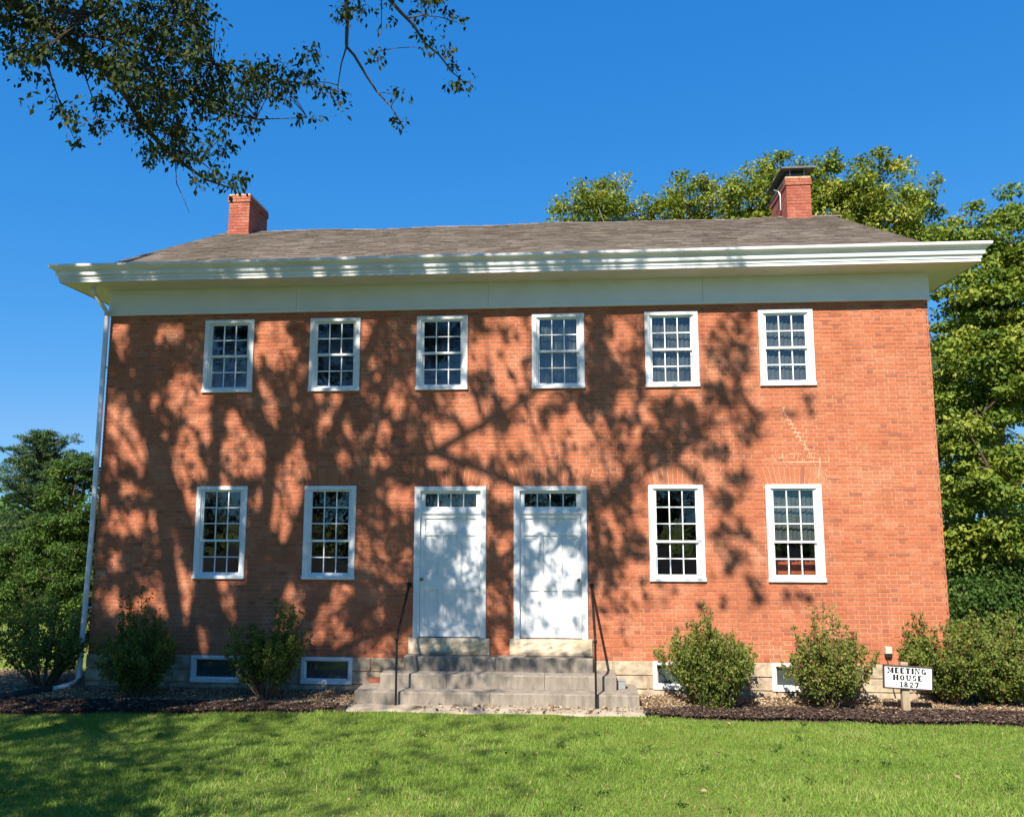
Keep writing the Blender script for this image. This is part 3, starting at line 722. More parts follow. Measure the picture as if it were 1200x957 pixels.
MB().tube([(2.0, RIDGE_Y + .1, RIDGE_Z), (1.86, RIDGE_Y + .1, RIDGE_Z + .42)], .012, 6).build('lightning_rod', STEEL, house)

# downspout ----------------------------------------------------------------
q = lambda x, y, Y: tuple(at(x, y, Y))
ds = MB(); p0 = at(109.5, 336, -.42); pA = at(109.5, 342, -.42); pB = at(125.5, 366, -.09); pC = at(122, 420, -.09)
ds.tube([p0, pA, pA * .85 + pB * .15 - [0, 0, .01]], .038, 10)
ds.tube([pA, pB + (pA - pB) * .06, pB], .036, 10)
bx, by = -6.945, -.085
ds.tube([pB + [0, 0, .02], (pB[0], by, pB[2] - .12), (bx, by, 5.0), (bx - .0, by, 2.6), (bx - .03, by - .03, .32), (bx - .035, by - .04, .20), (bx - .07, by - .08, .12), (bx - .14, by - .16, .085), (bx - .30, by - .38, .06)], .042, 12)
dsp = ds.build('downspout', ALU, house, True)
for zz in (5.4, 3.0, 1.3): MB().box(bx - .03, bx + .047, -.05, .0, zz, zz + .025).build('bracket', ALU, dsp)
st0 = np.array([bx - .28, by - .36, .065])
dp = MB(); L = [st0 + (np.array([-7.75, -1.15, .05]) - st0) * t for t in np.linspace(0, 1, 26)]
dp.tube([p + [0, 0, .01 * math.sin(i)] for i, p in enumerate(L)], [.062 if i % 2 else .054 for i in range(26)], 10)
tag(dp.build('drain_pipe', BLACKPLASTIC, None, True), 'black corrugated drain pipe on the mulch leading from the downspout', 'pipe')

# steps ---------------------------------------------------------------------
steps = tag(empty('stone_steps'), 'three wide grey stone steps below the two white doors', 'steps')
def step_block(x0, x1, y0, y1, z0, z1):
    mb = MB(); b = .012; n = max(3, int((x1 - x0) / .12)); xs = np.linspace(x0, x1, n + 1)
    ring = lambda: [(y1, z0), (y0 + random.uniform(-.003, .003), z0), (y0 + random.uniform(-.003, .003), z1 - b - random.random() * .006), (y0 + b + random.random() * .006, z1 + random.uniform(-.002, .001)), (y1, z1)]
    V = []
    for i, xx in enumerate(xs):
        for (yy, zz) in ring(): V.append((xx, yy, zz))
    F = [(i * 5 + j, i * 5 + j + 1, (i + 1) * 5 + j + 1, (i + 1) * 5 + j)[::-1] for i in range(n) for j in range(4)]
    F += [(0, 1, 2, 3, 4)[::-1], tuple(n * 5 + j for j in range(5))]
    mb.add(V, F); mb.build('step_block', STEPST, steps)
for (xs, y0, y1, z0, z1) in (([-1.515, -.04, 1.488], -.25, -.03, .41, .615), ([-1.815, -.775, .74, 1.835], -.56, -.02, .205, .41), ([-2.135, -.075, 2.155], -.87, -.01, -.08, .205)):
    for a, b in zip(xs[:-1], xs[1:]): step_block(a + .003, b - .003, y0, y1, z0, z1 - .001)
# handrails
def handrail(xp, xw, label):
    h = tag(empty('handrail', (xp, -.97, 0)), label, 'handrail', 'iron handrails beside the steps'); o = np.array([xp, -.97, 0])
    w = lambda *p: tuple(np.array(p) - o)
    MB().tube([w(xp, -.97, -.1), w(xp, -.97, 1.0)], .017, 10).build('post', IRON, h)
    MB().tube([w(xp, -.97, .955), w(xp, -.97, .965), w(xp, -.97, 1.0), w(xp, -.97, 1.01)], [.018, .028, .028, .02], 12).build('collar', IRON, h)
    MB().tube([w(xp, -.97, .99), w(xp, -.955, 1.03), w(xw, -.03, 1.71)], [.019, .021, .021], 10).build('rail', IRON, h)
    MB().tube([w(xw, -.035, 1.706), w(xw, -.002, 1.73)], [.036, .036], 12).build('wall_plate', IRON, h)
handrail(-1.470, -1.487, 'black iron handrail left of the steps, rising to the brick wall')
handrail(1.512, 1.485, 'black iron handrail right of the steps, rising to the brick wall')
# small things by the steps
jb = tag(empty('junction_box', (1.915, -.40, .205)), 'small grey box standing on the right end of the bottom step', 'box')
MB().bevbox(-.05, .06, -.05, .05, 0, .125, .006).build('case', GALV, jb); MB().bevbox(-.056, .066, -.058, .058, .125, .14, .003).build('lid', GALV, jb)
lb = MB(); brick_geo(lb, -.10, .10, 0, .068, -.05, .06); lb.box(-.10, .10, -.047, .05, .001, .067, .06)  # low tone puts the shade on this brick into its colour
o = lb.build('loose_brick', BRICK); o.location = (-1.98, -.20, .206); o.rotation_euler = (0, 0, .2)
tag(o, 'red loose brick, darkened as if in shade, lying on the left end of the bottom step', 'brick')
ob = tag(empty('outlet_box', (6.05, 0, .72)), 'small beige box on the brick wall above the lettered sign', 'outlet box')
MB().bevbox(-.05, .05, -.085, -.001, .0, .105, .008).build('cover', BEIGE, ob); MB().bevbox(-.045, .045, -.06, -.001, -.055, -.001, .006).build('socket', BLACKPLASTIC, ob)
MB().tube([(-.015, -.03, -.05), (-.015, -.045, -.12), (-.01, -.05, -.3), (.03, -.06, -.5), (.06, -.08, -.66)], .006, 6).build('cord', BLACKPLASTIC, ob)

# sign ------------------------------------------------------------------------
SY = -.92
sg = tag(empty('sign', (5.955, SY, 0), 0.0), 'white lettered sign reading MEETING HOUSE 1827 on a short post', 'sign')
MB().bevbox(-.052, .052, .012, .10, -.2, .73, .008).build('post', POSTWOOD, sg)
board = empty('board', (0.03, 0, .525)); board.parent = sg; board.rotation_euler = (0, R(2.6), 0)
BWd, BHt = .695, .330
MB().bevbox(-BWd / 2 + .018, BWd / 2 - .018, -.012, .010, -BHt / 2 + .018, BHt / 2 - .018, .001).build('panel', SIGNWHITE, board)
fm = MB(); e = .022
fm.bevbox(-BWd / 2, BWd / 2, -.018, .011, BHt / 2 - e, BHt / 2, .004).bevbox(-BWd / 2, BWd / 2, -.018, .011, -BHt / 2, -BHt / 2 + e, .004)
fm.bevbox(-BWd / 2, -BWd / 2 + e, -.0175, .011, -BHt / 2 + e, BHt / 2 - e, .004).bevbox(BWd / 2 - e, BWd / 2, -.0175, .011, -BHt / 2 + e, BHt / 2 - e, .004)
fm.build('frame', SIGNFRAME, board)
# stencil slab-serif letters from strokes on a 0..1 height grid
def poly(mb, pts, ox, oz, s):
    n = len(pts); v = [(ox + p[0] * .088, -.0145, oz + p[1] * s) for p in pts] + [(ox + p[0] * .088, -.0115, oz + p[1] * s) for p in pts]
    mb.add(v, [tuple(range(n))] + [(i, i + n, (i + 1) % n + n, (i + 1) % n) for i in range(n)])
def rect(a, b, c, d): return [(a, c), (b, c), (b, d), (a, d)]
def arc(cx, cz, rx, rz, w, t0, t1, thin=.62, n=7):
    w = w + .06
    P = []
    A = [R(t0 + (t1 - t0) * i / n) for i in range(n + 1)]
    o_ = [(cx + rx * math.cos(a), cz + rz * math.sin(a)) for a in A]
    i_ = [(cx + (rx - w) * math.cos(a), cz + (rz - w * thin) * math.sin(a)) for a in A]
    return [[o_[i], o_[i + 1], i_[i + 1], i_[i]] for i in range(n)]
SW = .36; TH = .19
def serif(x, w=.36, top=True, bot=True):
    r_ = []
    if top: r_.append(rect(x - w / 2, x + w / 2, 1 - TH, 1))
    if bot: r_.append(rect(x - w / 2, x + w / 2, 0, TH))
    return r_
def stem(x): return [rect(x - SW / 2, x + SW / 2, 0, 1)] + serif(x)
GL = {
    'M': (1.08, stem(.86) + [rect(.11, .23, 0, 1)] + serif(.17, .32) + [[(.15, 1), (.38, 1), (.60, .12), (.48, .12)], [(.50, .12), (.58, .12), (.78, 1), (.70, 1)]]),
    'E': (.78, stem(.22) + [rect(.36, .66, 1 - TH, 1), rect(.58, .66, .72, 1), rect(.36, .66, 0, TH), rect(.58, .66, 0, .3), rect(.36, .56, .45, .55)]),
    'T': (.84, stem(.40)[:1] + serif(.40, .4, False) + [rect(.06, .28, 1 - TH, 1), rect(.52, .74, 1 - TH, 1), rect(.06, .14, .68, 1), rect(.66, .74, .68, 1)]),
    'I': (.48, stem(.22)), 'N': (.92, [rect(.12, .24, 0, 1), rect(.66, .78, 0, 1)] + serif(.18, .3) + serif(.72, .28, True, False) + [[(.14, 1), (.38, 1), (.76, 0), (.62, 0)]]),
    'G': (.88, arc(.42, .5, .37, .5, .2, 40, 176) + arc(.42, .5, .37, .5, .2, 184, 330) + [rect(.54, .80, .04, .44), rect(.46, .84, .36, .48)]),
    'H': (.98, stem(.22) + stem(.74) + [rect(.36, .60, .45, .55)]),
    'O': (.90, arc(.42, .5, .38, .5, .22, -86, 86, .7) + arc(.42, .5, .38, .5, .22, 94, 266, .7)),
    'U': (.92, [rect(.08, .34, .34, 1)] + serif(.21, .40, True, False) + [rect(.60, .78, .34, 1)] + serif(.69, .34, True, False) + arc(.43, .36, .35, .36, .2, 180, 268, .7, 6) + arc(.43, .36, .35, .36, .12, 272, 360, 1.0, 6)),
    'S': (.78, arc(.37, .72, .31, .28, .18, 15, 262, .8) + arc(.37, .28, .32, .28, .18, -165, 85, .8)),
    '1': (.52, [rect(.14, .34, 0, 1)] + serif(.24, .4, False) + [[(.02, .78), (.14, .86), (.14, 1), (.02, .9)]]),
    '8': (.80, arc(.38, .74, .29, .26, .15, 0, 360, .8, 12) + arc(.38, .27, .33, .27, .17, 0, 360, .8, 12)),
    '2': (.78, arc(.36, .70, .32, .30, .18, -35, 175, .8) + [[(.36, .46), (.64, .56), (.34, .16), (.06, .12)], rect(.06, .68, 0, .20)]),
    '7': (.74, [rect(.06, .68, .80, 1), rect(.06, .16, .66, 1), [(.42, .80), (.68, .80), (.44, 0), (.16, 0)]]),
}
for word, zc, h, xc in (('MEETING', .054, .080, -.015), ('HOUSE', -.042, .078, -.005), ('1827', -.133, .075, .02)):
    tw = sum(GL[c][0] for c in word) * .0965; ox = xc - tw / 2
    for c in word:
        mb = MB()
        for pg in GL[c][1]: poly(mb, pg, ox, zc, h)
        ox += GL[c][0] * .0965
        mb.build('letter', SIGNINK, board)

# ------------------------------------------------------------------ leaves
def leaf_np(cen, axis, nrm, L, W, fold=0.12):
    axis = axis / np.linalg.norm(axis, axis=1, keepdims=True)
    b = np.cross(axis, nrm); b /= np.linalg.norm(b, axis=1, keepdims=True) + 1e-9; n2 = np.cross(b, axis)
    L = L[:, None]; W = W[:, None]
    base = cen - axis * L * .5; tip = cen + axis * L * .5; mid = cen - axis * L * .04
    l = mid - b * W * .5 + n2 * W * fold; r_ = mid + b * W * .5 + n2 * W * fold
    return np.stack([base, r_, tip, l], 1).reshape(-1, 3)
def unit(n, rng): 
    v = rng.normal(size=(n, 3)); return v / np.linalg.norm(v, axis=1, keepdims=True)
def clump_leaves(cents, rads, npl, L, W, rng, flat=0.75, droop=0.25, upw=0.9, shell=0.45, tonemu=0.5, origin=None):
    """leaves round clump centres -> verts, tones"""
    n = len(cents); idx = np.repeat(np.arange(n), npl); m = len(idx)
    u = unit(m, rng); rr = rng.random(m) ** shell
    off = u * (rads[idx] * rr)[:, None] * np.array([1, 1, flat])
    P = cents[idx] + off
    ax = u * .7 + unit(m, rng) * .8; ax[:, 2] -= droop
    nr = unit(m, rng) * .75; nr[:, 2] += upw; nr += u * .4
    s = rng.uniform(.65, 1.25, m)
    V = leaf_np(P, ax, nr, L * s, W * s)
    ct = rng.normal(0, .19, n)
    tone = np.clip(tonemu + ct[idx] + rng.normal(0, .16, m), 0, 1)
    return V, np.repeat(tone, 4)
def leaf_obj(name, V, tone, mat, parent):
    Q = np.arange(len(V), dtype=np.int32).reshape(-1, 4)
    return link(name, np_mesh(name, V, Q, mat, tone), parent)
def curve(a, b, sagv, n=4):
    a, b = np.asarray(a, float), np.asarray(b, float); m = (a + b) / 2 + sagv
    return [(1 - t) ** 2 * a + 2 * t * (1 - t) * m + t * t * b for t in np.linspace(0, 1, n + 1)]

def tree(name, label, base, lobes, leafmat, n_clump, npl, L, W, clump_r=.5, seed=1, barkmat=None, group=None, trunk_r=.22, shell=.33, flat=.7, trunk_top=None, droop=.3, tonemu=.5):
    rng = np.random.default_rng(seed); base = np.asarray(base, float)
    root = tag(empty(name, base), label, 'tree', group)
    lb = np.array(lobes, float); vol = lb[:, 3] * lb[:, 4] * lb[:, 5]; pr = vol ** .72; pr /= pr.sum()
    pick = rng.choice(len(lb), n_clump, p=pr); u = unit(n_clump, rng); rr = rng.random(n_clump) ** shell
    cents = lb[pick, :3] + u * lb[pick, 3:6] * (rr * rng.uniform(.86, 1.1, n_clump))[:, None]
    rads = clump_r * rng.uniform(.55, 1.35, n_clump)
    V, tone = clump_leaves(cents, rads, npl, L, W, rng, flat=flat, droop=droop, tonemu=tonemu)
    leaf_obj('crown', V - base, tone, leafmat, root)
    top = np.array(trunk_top if trunk_top is not None else (lb[:, :3] * vol[:, None]).sum(0) / vol.sum()); top = top.copy()
    tb = MB(); pts = curve(base - [0, 0, .2], top, [rng.normal(0, .25), rng.normal(0, .25), 0], 8)
    H = top[2] - base[2]
    tb.tube([p - base for p in pts], [trunk_r * (1.25 if i == 0 else 1 - .1 * i) for i in range(9)], 10)
    tb.build('trunk', barkmat or BARK, root, True)
    bb = MB(); mains = []
    for l in lb:
        zt = base[2] + H * .45 if H > 0 else base[2]
        c = l[:3]; f = min(.95, max(.25, (c[2] - base[2] - .45 * np.linalg.norm(c[:2] - base[:2])) / max(H, .1))); i = f * 8; i0 = int(i); s = pts[i0] + (pts[min(i0 + 1, 8)] - pts[i0]) * (i - i0)
        mp = curve(s, c, [0, 0, .12 * np.linalg.norm(c - s)], 6); mains.append(mp)
        bb.tube([p - base for p in mp], [trunk_r * .42 * (1 - .12 * j) for j in range(7)], 7)
    allm = np.array([p for mp in mains for p in mp])
    for c in cents[rng.choice(n_clump, min(n_clump, 160), replace=False)]:
        s = allm[np.argmin(np.linalg.norm(allm - c, axis=1) + (allm[:, 2] > c[2]) * .5)]
        bb.tube([p - base for p in curve(s, c, [0, 0, .08 * np.linalg.norm(c - s)], 3)], [.035, .026, .018, .008], 5)
    bb.build('limbs', barkmat or BARK, root)
    return root
def lob(px, py, Y, rx, ry=None, rz=None):
    p = at(px, py, Y); return (p[0], p[1], p[2], rx, ry or rx, rz or rx)

# trees behind the house
tree('broadleaf_tree', 'rounded yellow-green treetop left of the others above the roof ridge', (4.0, 22, 0), [lob(683, 250, 22, 1.3), lob(712, 246, 22, 1.4), lob(700, 240, 22, 1.3), lob(690, 262, 22, 2.0), (4.2, 22, 7.5, 3, 3, 3)], LEAF_BACK, 170, 80, .17, .10, .55, 3, group='trees behind the house')
tree('broadleaf_tree', 'tiny yellow-green treetop poking above the middle of the roof ridge', (.6, 26, 0), [lob(608, 262, 26, .45, .45, .55), (.6, 26, 8.6, 2, 2, 2.6)], LEAF_BACK, 70, 60, .17, .10, .35, 4, group='trees behind the house', trunk_r=.15)
tree('broadleaf_tree', 'yellow-green tree with a narrow tuft, right of the rounded treetop above the ridge', (8.6, 22, 0), [lob(765, 258, 22, 1.1), lob(790, 246, 22, 1.2), lob(808, 242, 22, 1.3), lob(826, 222, 22, .65, .65, .9), lob(745, 262, 22, .7), lob(800, 260, 22, 2.2), (8.4, 22, 7.5, 3, 3, 3)], LEAF_BACK, 210, 80, .17, .10, .5, 5, group='trees behind the house')
tree('broadleaf_tree', 'tall yellow-green tree directly behind the capped chimney', (11.6, 21, 0), [lob(855, 240, 21, 1.3), lob(885, 226, 21, 1.4), lob(915, 203, 21, .9, .9, 1.1), lob(925, 230, 21, 1.6), lob(880, 250, 21, 2.2), (11.6, 21, 8, 3.2, 3.2, 3.2)], LEAF_BACK, 270, 85, .17, .10, .5, 6, group='trees behind the house')
tree('broadleaf_tree', 'pointed yellow-green treetop just right of the capped chimney', (14.2, 20, 0), [lob(972, 196, 20, .6, .6, 1.0), lob(966, 222, 20, 1.2), lob(985, 235, 20, 1.3), lob(960, 250, 20, 1.7), (14, 20, 7.5, 2.8, 2.8, 3)], LEAF_BACK, 200, 85, .17, .10, .5, 7, group='trees behind the house')
tree('broadleaf_tree', 'broad yellow-green tree sloping down behind the right end of the roof', (16.2, 19, 0), [lob(1030, 206, 19, 1.1), lob(1012, 225, 19, 1.2), lob(1040, 232, 19, 1.6), lob(1058, 255, 19, 1.4), lob(1085, 272, 19, .9), lob(1030, 262, 19, 2.4), (16.2, 19, 7, 3, 3, 3)], LEAF_BACK, 290, 85, .17, .10, .5, 8, group='trees behind the house')
# big tree right of the house
fl = [lob(1137, 262, 11, .5, .5, .9), lob(1188, 262, 11, .8, .8, 1.0), lob(1120, 285, 11, .9, 1.2, .6), lob(1160, 300, 10.5, 1.3, 1.3, .8), lob(1205, 310, 10, 1.4), lob(1145, 345, 10.5, 1.3, 1.6, .7), lob(1195, 380, 10, 1.6, 1.6, 1.2),
      lob(1125, 400, 11, 1.0, 1.4, .8), lob(1160, 420, 9.5, 1.3, 1.6, .9), lob(1118, 455, 10.5, .8, 1.3, .8), lob(1200, 455, 9.5, 1.4, 1.6, 1.1), lob(1145, 490, 9.5, 1.1, 1.4, .8), lob(1115, 530, 10, .7, 1.2, .7), lob(1160, 550, 9, 1.1, 1.5, .8), lob(1130, 580, 9, .9, 1.3, .7), lob(1200, 560, 9.5, .9, 1.4, .9), lob(1150, 610, 9, .7, 1.0, .5), lob(1125, 640, 9.5, .7, 1.0, .6), lob(1190, 630, 9, .8, 1.2, .6), lob(1172, 665, 9.6, .7, .8, .6), lob(1160, 640, 9.5, .7, .8, .5), lob(1240, 400, 10.5, 2.2, 2.2, 2.4)]
bt = at(1172, 730, 11); tree('maple_tree', 'large leafy green tree close behind the right corner of the house', (bt[0], 11, 0), fl, LEAF_MAPLE, 620, 130, .145, .09, .50, 9, trunk_r=.20, shell=.45, flat=.5, trunk_top=tuple(at(1172, 300, 11)), droop=.45)
gl_ = [lob(1118, 600, 17, 1.4), lob(1135, 660, 17, 1.6), lob(1165, 680, 18, 1.5), lob(1120, 700, 16, 1.2, 1.2, 1.4), lob(1150, 720, 16, 1.4, 1.4, 1.2), lob(1180, 640, 19, 1.2), lob(1150, 560, 18, 2.0), lob(1122, 700, 13, 1.0, 1.0, 1.2), lob(1150, 725, 13, 1.0, 1.0, .9), lob(1185, 715, 13.5, 1.1, 1.1, 1.1), lob(1215, 700, 14, 1.2, 1.2, 1.4), lob(1122, 722, 12, .8, .8, .7), lob(1160, 735, 12, .8, .8, .6), lob(1200, 735, 12, .8, .8, .7), lob(1140, 680, 12, .7, .7, .8), lob(1200, 690, 12, .8, .8, .8)]
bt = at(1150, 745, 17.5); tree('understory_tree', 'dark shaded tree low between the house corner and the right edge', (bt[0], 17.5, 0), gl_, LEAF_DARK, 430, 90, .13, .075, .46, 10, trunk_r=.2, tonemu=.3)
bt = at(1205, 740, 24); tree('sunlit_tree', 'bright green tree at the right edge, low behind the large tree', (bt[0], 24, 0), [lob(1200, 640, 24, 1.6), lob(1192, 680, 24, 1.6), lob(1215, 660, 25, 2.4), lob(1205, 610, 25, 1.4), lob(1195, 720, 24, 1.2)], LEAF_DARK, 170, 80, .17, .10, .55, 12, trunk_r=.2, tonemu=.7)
bt = at(1170, 740, 8.6); tree('background_bush', 'dark green bushes behind the far right shrubs, below the large tree', (bt[0], 8.6, 0), [lob(1132, 705, 8, .6), lob(1160, 715, 8.4, .7), lob(1190, 712, 8.5, .8), lob(1218, 700, 9, .9), lob(1176, 685, 9, .7), lob(1145, 735, 7.8, .5), lob(1180, 742, 7.8, .55), lob(1205, 738, 8, .6)], LEAF_DARK, 260, 90, .10, .058, .34, 16, trunk_r=.07, tonemu=.34)
# left: pine and a broad tree
rngp = np.random.default_rng(21)
pb = at(34, 735, 11); pb[2] = 0
pine = tag(empty('pine_tree', pb), 'tall pine with tiered branches and an airy top, left of the house', 'tree')
ptop = at(38, 511, 11); H = ptop[2]; cl = []; bm_ = MB()
bm_.tube([np.array([0, 0, -.2]), np.array([.05, 0, H * .5]), ptop - pb], [.17, .11, .02], 9)
for lev in np.linspace(.03, .985, 32):
    z = H * lev; reach = 2.35 * (1 - lev) ** .62 * (1.0 if lev > .3 else .9) + .2; nb = int(5 + 5 * (1 - lev))
    for j in range(nb):
        a = 2 * math.pi * (j + rngp.random()) / nb; r_ = reach * rngp.uniform(.45, 1.15); tip = np.array([math.cos(a) * r_, math.sin(a) * r_, z + r_ * (.10 if lev < .55 else .55)])
        s = np.array([.05, 0, z]); cv = curve(s, tip, [0, 0, -.06 * r_], 4); bm_.tube(cv, [.04, .03, .022, .014, .008], 5)
        for t in np.linspace(.35, 1, max(3, int(r_ * 4.6))): cl.append(s + (tip - s) * t + rngp.normal(0, .09, 3) * [1, 1, .4])
bm_.build('trunk', NEEDLEBARK, pine)
cl = np.array(cl); V, tn = clump_leaves(cl, rngp.uniform(.15, .28, len(cl)), 62, .14, .026, rngp, flat=.42, droop=-.25, upw=.5, tonemu=.5); leaf_obj('crown', V, tn, LEAF_PINE, pine)
hl = [(88, 556, 9, .65), (100, 572, 9.3, .65), (72, 582, 9, .65), (96, 606, 8.8, .72), (66, 622, 8.8, .8), (92, 650, 8.5, .8), (50, 662, 8.5, .8), (85, 688, 8.2, .8), (30, 690, 8.5, .75), (118, 620, 9.6, 1.0), (95, 543, 9, .4), (60, 716, 8.2, .8), (95, 728, 8, .75), (25, 728, 8.5, .7), (75, 748, 7.8, .65), (0, 715, 8.5, .8), (112, 700, 8.6, .9), (45, 748, 8.4, .5), (12, 655, 9, .8), (40, 640, 9.5, .8), (20, 690, 9, .8)]
bt = at(88, 745, 9); tree('hemlock_tree', 'rounded dark green tree between the pine and the house corner', (bt[0] - .3, 9, 0), [lob(a, b, Y, r_, r_, r_ * .72) for a, b, Y, r_ in hl], LEAF_DARK, 640, 100, .10, .045, .30, 14, trunk_r=.14, flat=.5, shell=.4, tonemu=.30)
bt = at(-20, 735, 30); tree('background_tree', 'dark green tree at the far left edge behind the pine', (bt[0], 30, 0), [lob(-15, 640, 30, 2.4), lob(-30, 690, 30, 2.6), lob(5, 690, 31, 1.6), lob(10, 715, 31, 1.2)], LEAF_DARK, 150, 80, .2, .1, .6, 15, tonemu=.35)

# ------------------------------------------------------------------ the shade tree beside the camera
# A tall tree stands out of frame on the left; its low boughs hang into the upper left of the
# view and its crown throws the dappled shade over lawn and front.
lit = [(138, 390, 9, 24), (203, 384, 9, 10), (217, 462, 17, 24), (237, 494, 9, 17), (137, 487, 9, 22), (148, 514, 12, 17), (170, 534, 16, 14), (217, 530, 10, 22), (230, 552, 9, 10), (207, 567, 9, 18), (222, 600, 10, 18),
       (287, 534, 24, 24), (274, 497, 8, 11), (313, 400, 8, 15), (322, 380, 10, 8), (344, 550, 15, 10), (366, 550, 9, 9), (334, 592, 21, 28), (158, 614, 13, 10), (187, 600, 8, 24), (197, 637, 7, 13), (206, 695, 16, 32), (186, 690, 8, 14),
       (261, 707, 9, 26), (328, 700, 16, 20), (376, 738, 26, 26), (334, 732, 14, 14), (134, 707, 7, 10), (545, 497, 15, 28), (509, 504, 7, 8), (521, 509, 6, 10), (447, 503, 9, 10), (568, 527, 6, 13), (588, 524, 8, 10), (610, 513, 15, 15), (640, 531, 16, 20),
       (685, 527, 19, 30), (652, 503, 8, 10), (673, 489, 9, 8), (554, 557, 8, 10), (524, 538, 8, 7), (712, 545, 12, 18), (470, 583, 14, 12), (577, 412, 12, 20), (606, 410, 9, 16), (608, 374, 26, 8), (553, 423, 8, 12), (597, 444, 14, 20), (636, 462, 12, 12), (531, 467, 12, 9),
       (432, 657, 18, 19), (467, 672, 11, 12), (420, 634, 9, 14), (440, 752, 30, 16), (590, 577, 10, 10), (545, 700, 24, 45), (520, 725, 30, 22), (660, 660, 22, 20), (640, 700, 18, 26), (672, 720, 16, 20), (400, 505, 10, 10), (430, 385, 6, 14), (460, 470, 12, 14), (395, 480, 8, 16), (500, 620, 8, 8), (515, 600, 8, 14), (520, 758, 30, 10), (640, 756, 40, 10), (716, 735, 20, 60), (560, 620, 8, 30), (735, 700, 20, 30), (400, 690, 10, 14)]
litA = np.array(lit, float)
rl = np.random.default_rng(77); nr_ = 130
litA = np.concatenate([litA, np.stack([rl.uniform(115, 720, nr_), rl.uniform(370, 780, nr_), rl.uniform(1.5, 7, nr_), rl.uniform(2, 9, nr_)], 1)])
dark = np.array([(752, 400, 10, 26), (745, 440, 14, 26), (865, 425, 16, 26), (868, 385, 9, 22), (845, 405, 10, 20), (850, 465, 22, 14), (790, 480, 26, 12), (738, 505, 16, 20), (775, 520, 22, 16), (815, 510, 20, 14), (840, 530, 16, 12), (880, 500, 12, 16), (850, 590, 14, 8), (862, 625, 24, 6), (845, 630, 10, 12), (860, 660, 14, 14), (730, 590, 10, 30), (745, 640, 12, 14), (720, 670, 10, 16), (870, 560, 14, 10), (950, 475, 8, 12), (925, 485, 5, 5), (705, 460, 14, 20), (935, 445, 6, 5), (885, 690, 9, 14), (935, 700, 14, 6), (700, 400, 12, 26), (720, 440, 14, 20)], float)
def in_ell(px, py, E):
    return (((px[:, None] - E[None, :, 0]) / E[None, :, 2]) ** 2 + ((py[:, None] - E[None, :, 1]) / E[None, :, 3]) ** 2).min(1)
def px_out(px, py, E):
    q = np.sqrt(((px[:, None] - E[None, :, 0]) / E[None, :, 2]) ** 2 + ((py[:, None] - E[None, :, 1]) / E[None, :, 3]) ** 2)
    return ((q - 1) * np.minimum(E[:, 2], E[:, 3])[None]).min(1)
sh_dir = SUND
rngS = np.random.default_rng(5)
def to_tree(P, Yt): return P + sh_dir * ((Yt - P[:, 1]) / sh_dir[1])[:, None]
tx, ty = -8.3, -10.6
clumps = []
def visible(P, m=25):
    a, b, z = proj(P); return (z > 0.3) & (a > -m) & (a < 1200 + m) & (b > -m) & (b < 957)
# crown clumps whose shadow falls on the front
n = 24000
sx = rngS.uniform(40, 720, n); sy = rngS.uniform(345, 800, n)
d = px_out(sx, sy, litA); dens = np.where(sx < 300, .92, np.where(sx < 420, .82, np.where(sx < 600, .64, .42))); dens = np.where((sy > 742) & (sx > 440), .22, dens); keep = ((d > 4.5) | (rngS.random(n) < np.where(sx < 440, .08, .07))) & (rngS.random(n) < dens)
S = np.stack([sx, sy], 1)[keep]
n2 = 6500; sx = rngS.uniform(680, 960, n2); sy = rngS.uniform(345, 720, n2); dd = in_ell(sx, sy, dark); S2 = np.stack([sx, sy], 1)[rngS.random(n2) < np.clip(.62 - .30 * dd, 0, .6) + .05 * (sx < 880)]
S = np.concatenate([S, S2])
P = np.array([at(a, b, 0.0) for a, b in S]); P[:, 2] = np.maximum(P[:, 2], .0)
Yt = rngS.uniform(-11.5, -7.0, len(P)); Q_ = to_tree(P, Yt)
ok = ~visible(Q_, 45) & (Q_[:, 2] > 6.5); clumps.append(Q_[ok])
# cornice and roof shade
n3 = 480; Xc = rngS.uniform(-7.6, 3.5, n3); keep = rngS.random(n3) < np.where(Xc < -5.0, .85, np.where(Xc < -2, .40, .16)); Pc = np.stack([Xc, np.full(n3, -.6), rngS.uniform(6.75, 7.6, n3)], 1)[keep]
Q_ = to_tree(Pc, rngS.uniform(-13, -8, len(Pc))); clumps.append(Q_[~visible(Q_, 45)])
# beds and shrubs on the left
n6 = 2200; bx6 = rngS.uniform(-9.5, -2.6, n6); P6 = np.stack([bx6, rngS.uniform(-1.3, -.2, n6), rngS.uniform(0, 1.5, n6)], 1); kq = rngS.random(n6) < np.where(bx6 < -5, .9, .55)
Q_ = to_tree(P6[kq], rngS.uniform(-13, -8.5, int(kq.sum()))); clumps.append(Q_[~visible(Q_, 45)])
# lawn and bed shade on the left
n4 = 2300; ax_ = rngS.uniform(-40, 430, n4); ay_ = rngS.uniform(800, 985, n4)
pl = np.clip(1.1 - (ax_ - 50) / 225, 0, 1) * np.where((ay_ > 925) & (ax_ > 180), .45, 1.0); kp = rngS.random(n4) < pl * .9
def ground_at(x, y):
    p = at(x, y, -1.0)
    d = (p - CAM) / np.linalg.norm(p - CAM); t = 4.0
    for _ in range(40): 
        q_ = CAM + d * t; t += (q_[2] - float(gz(q_[0], q_[1]))) * 1.2
    return CAM + d * t
Pg = np.array([ground_at(a, b) for a, b in zip(ax_[kp], ay_[kp])])
Q_ = to_tree(Pg, np.minimum(rngS.uniform(-14, -9.6, len(Pg)), Pg[:, 1] - 3.2)); clumps.append(Q_[~visible(Q_, 45)])
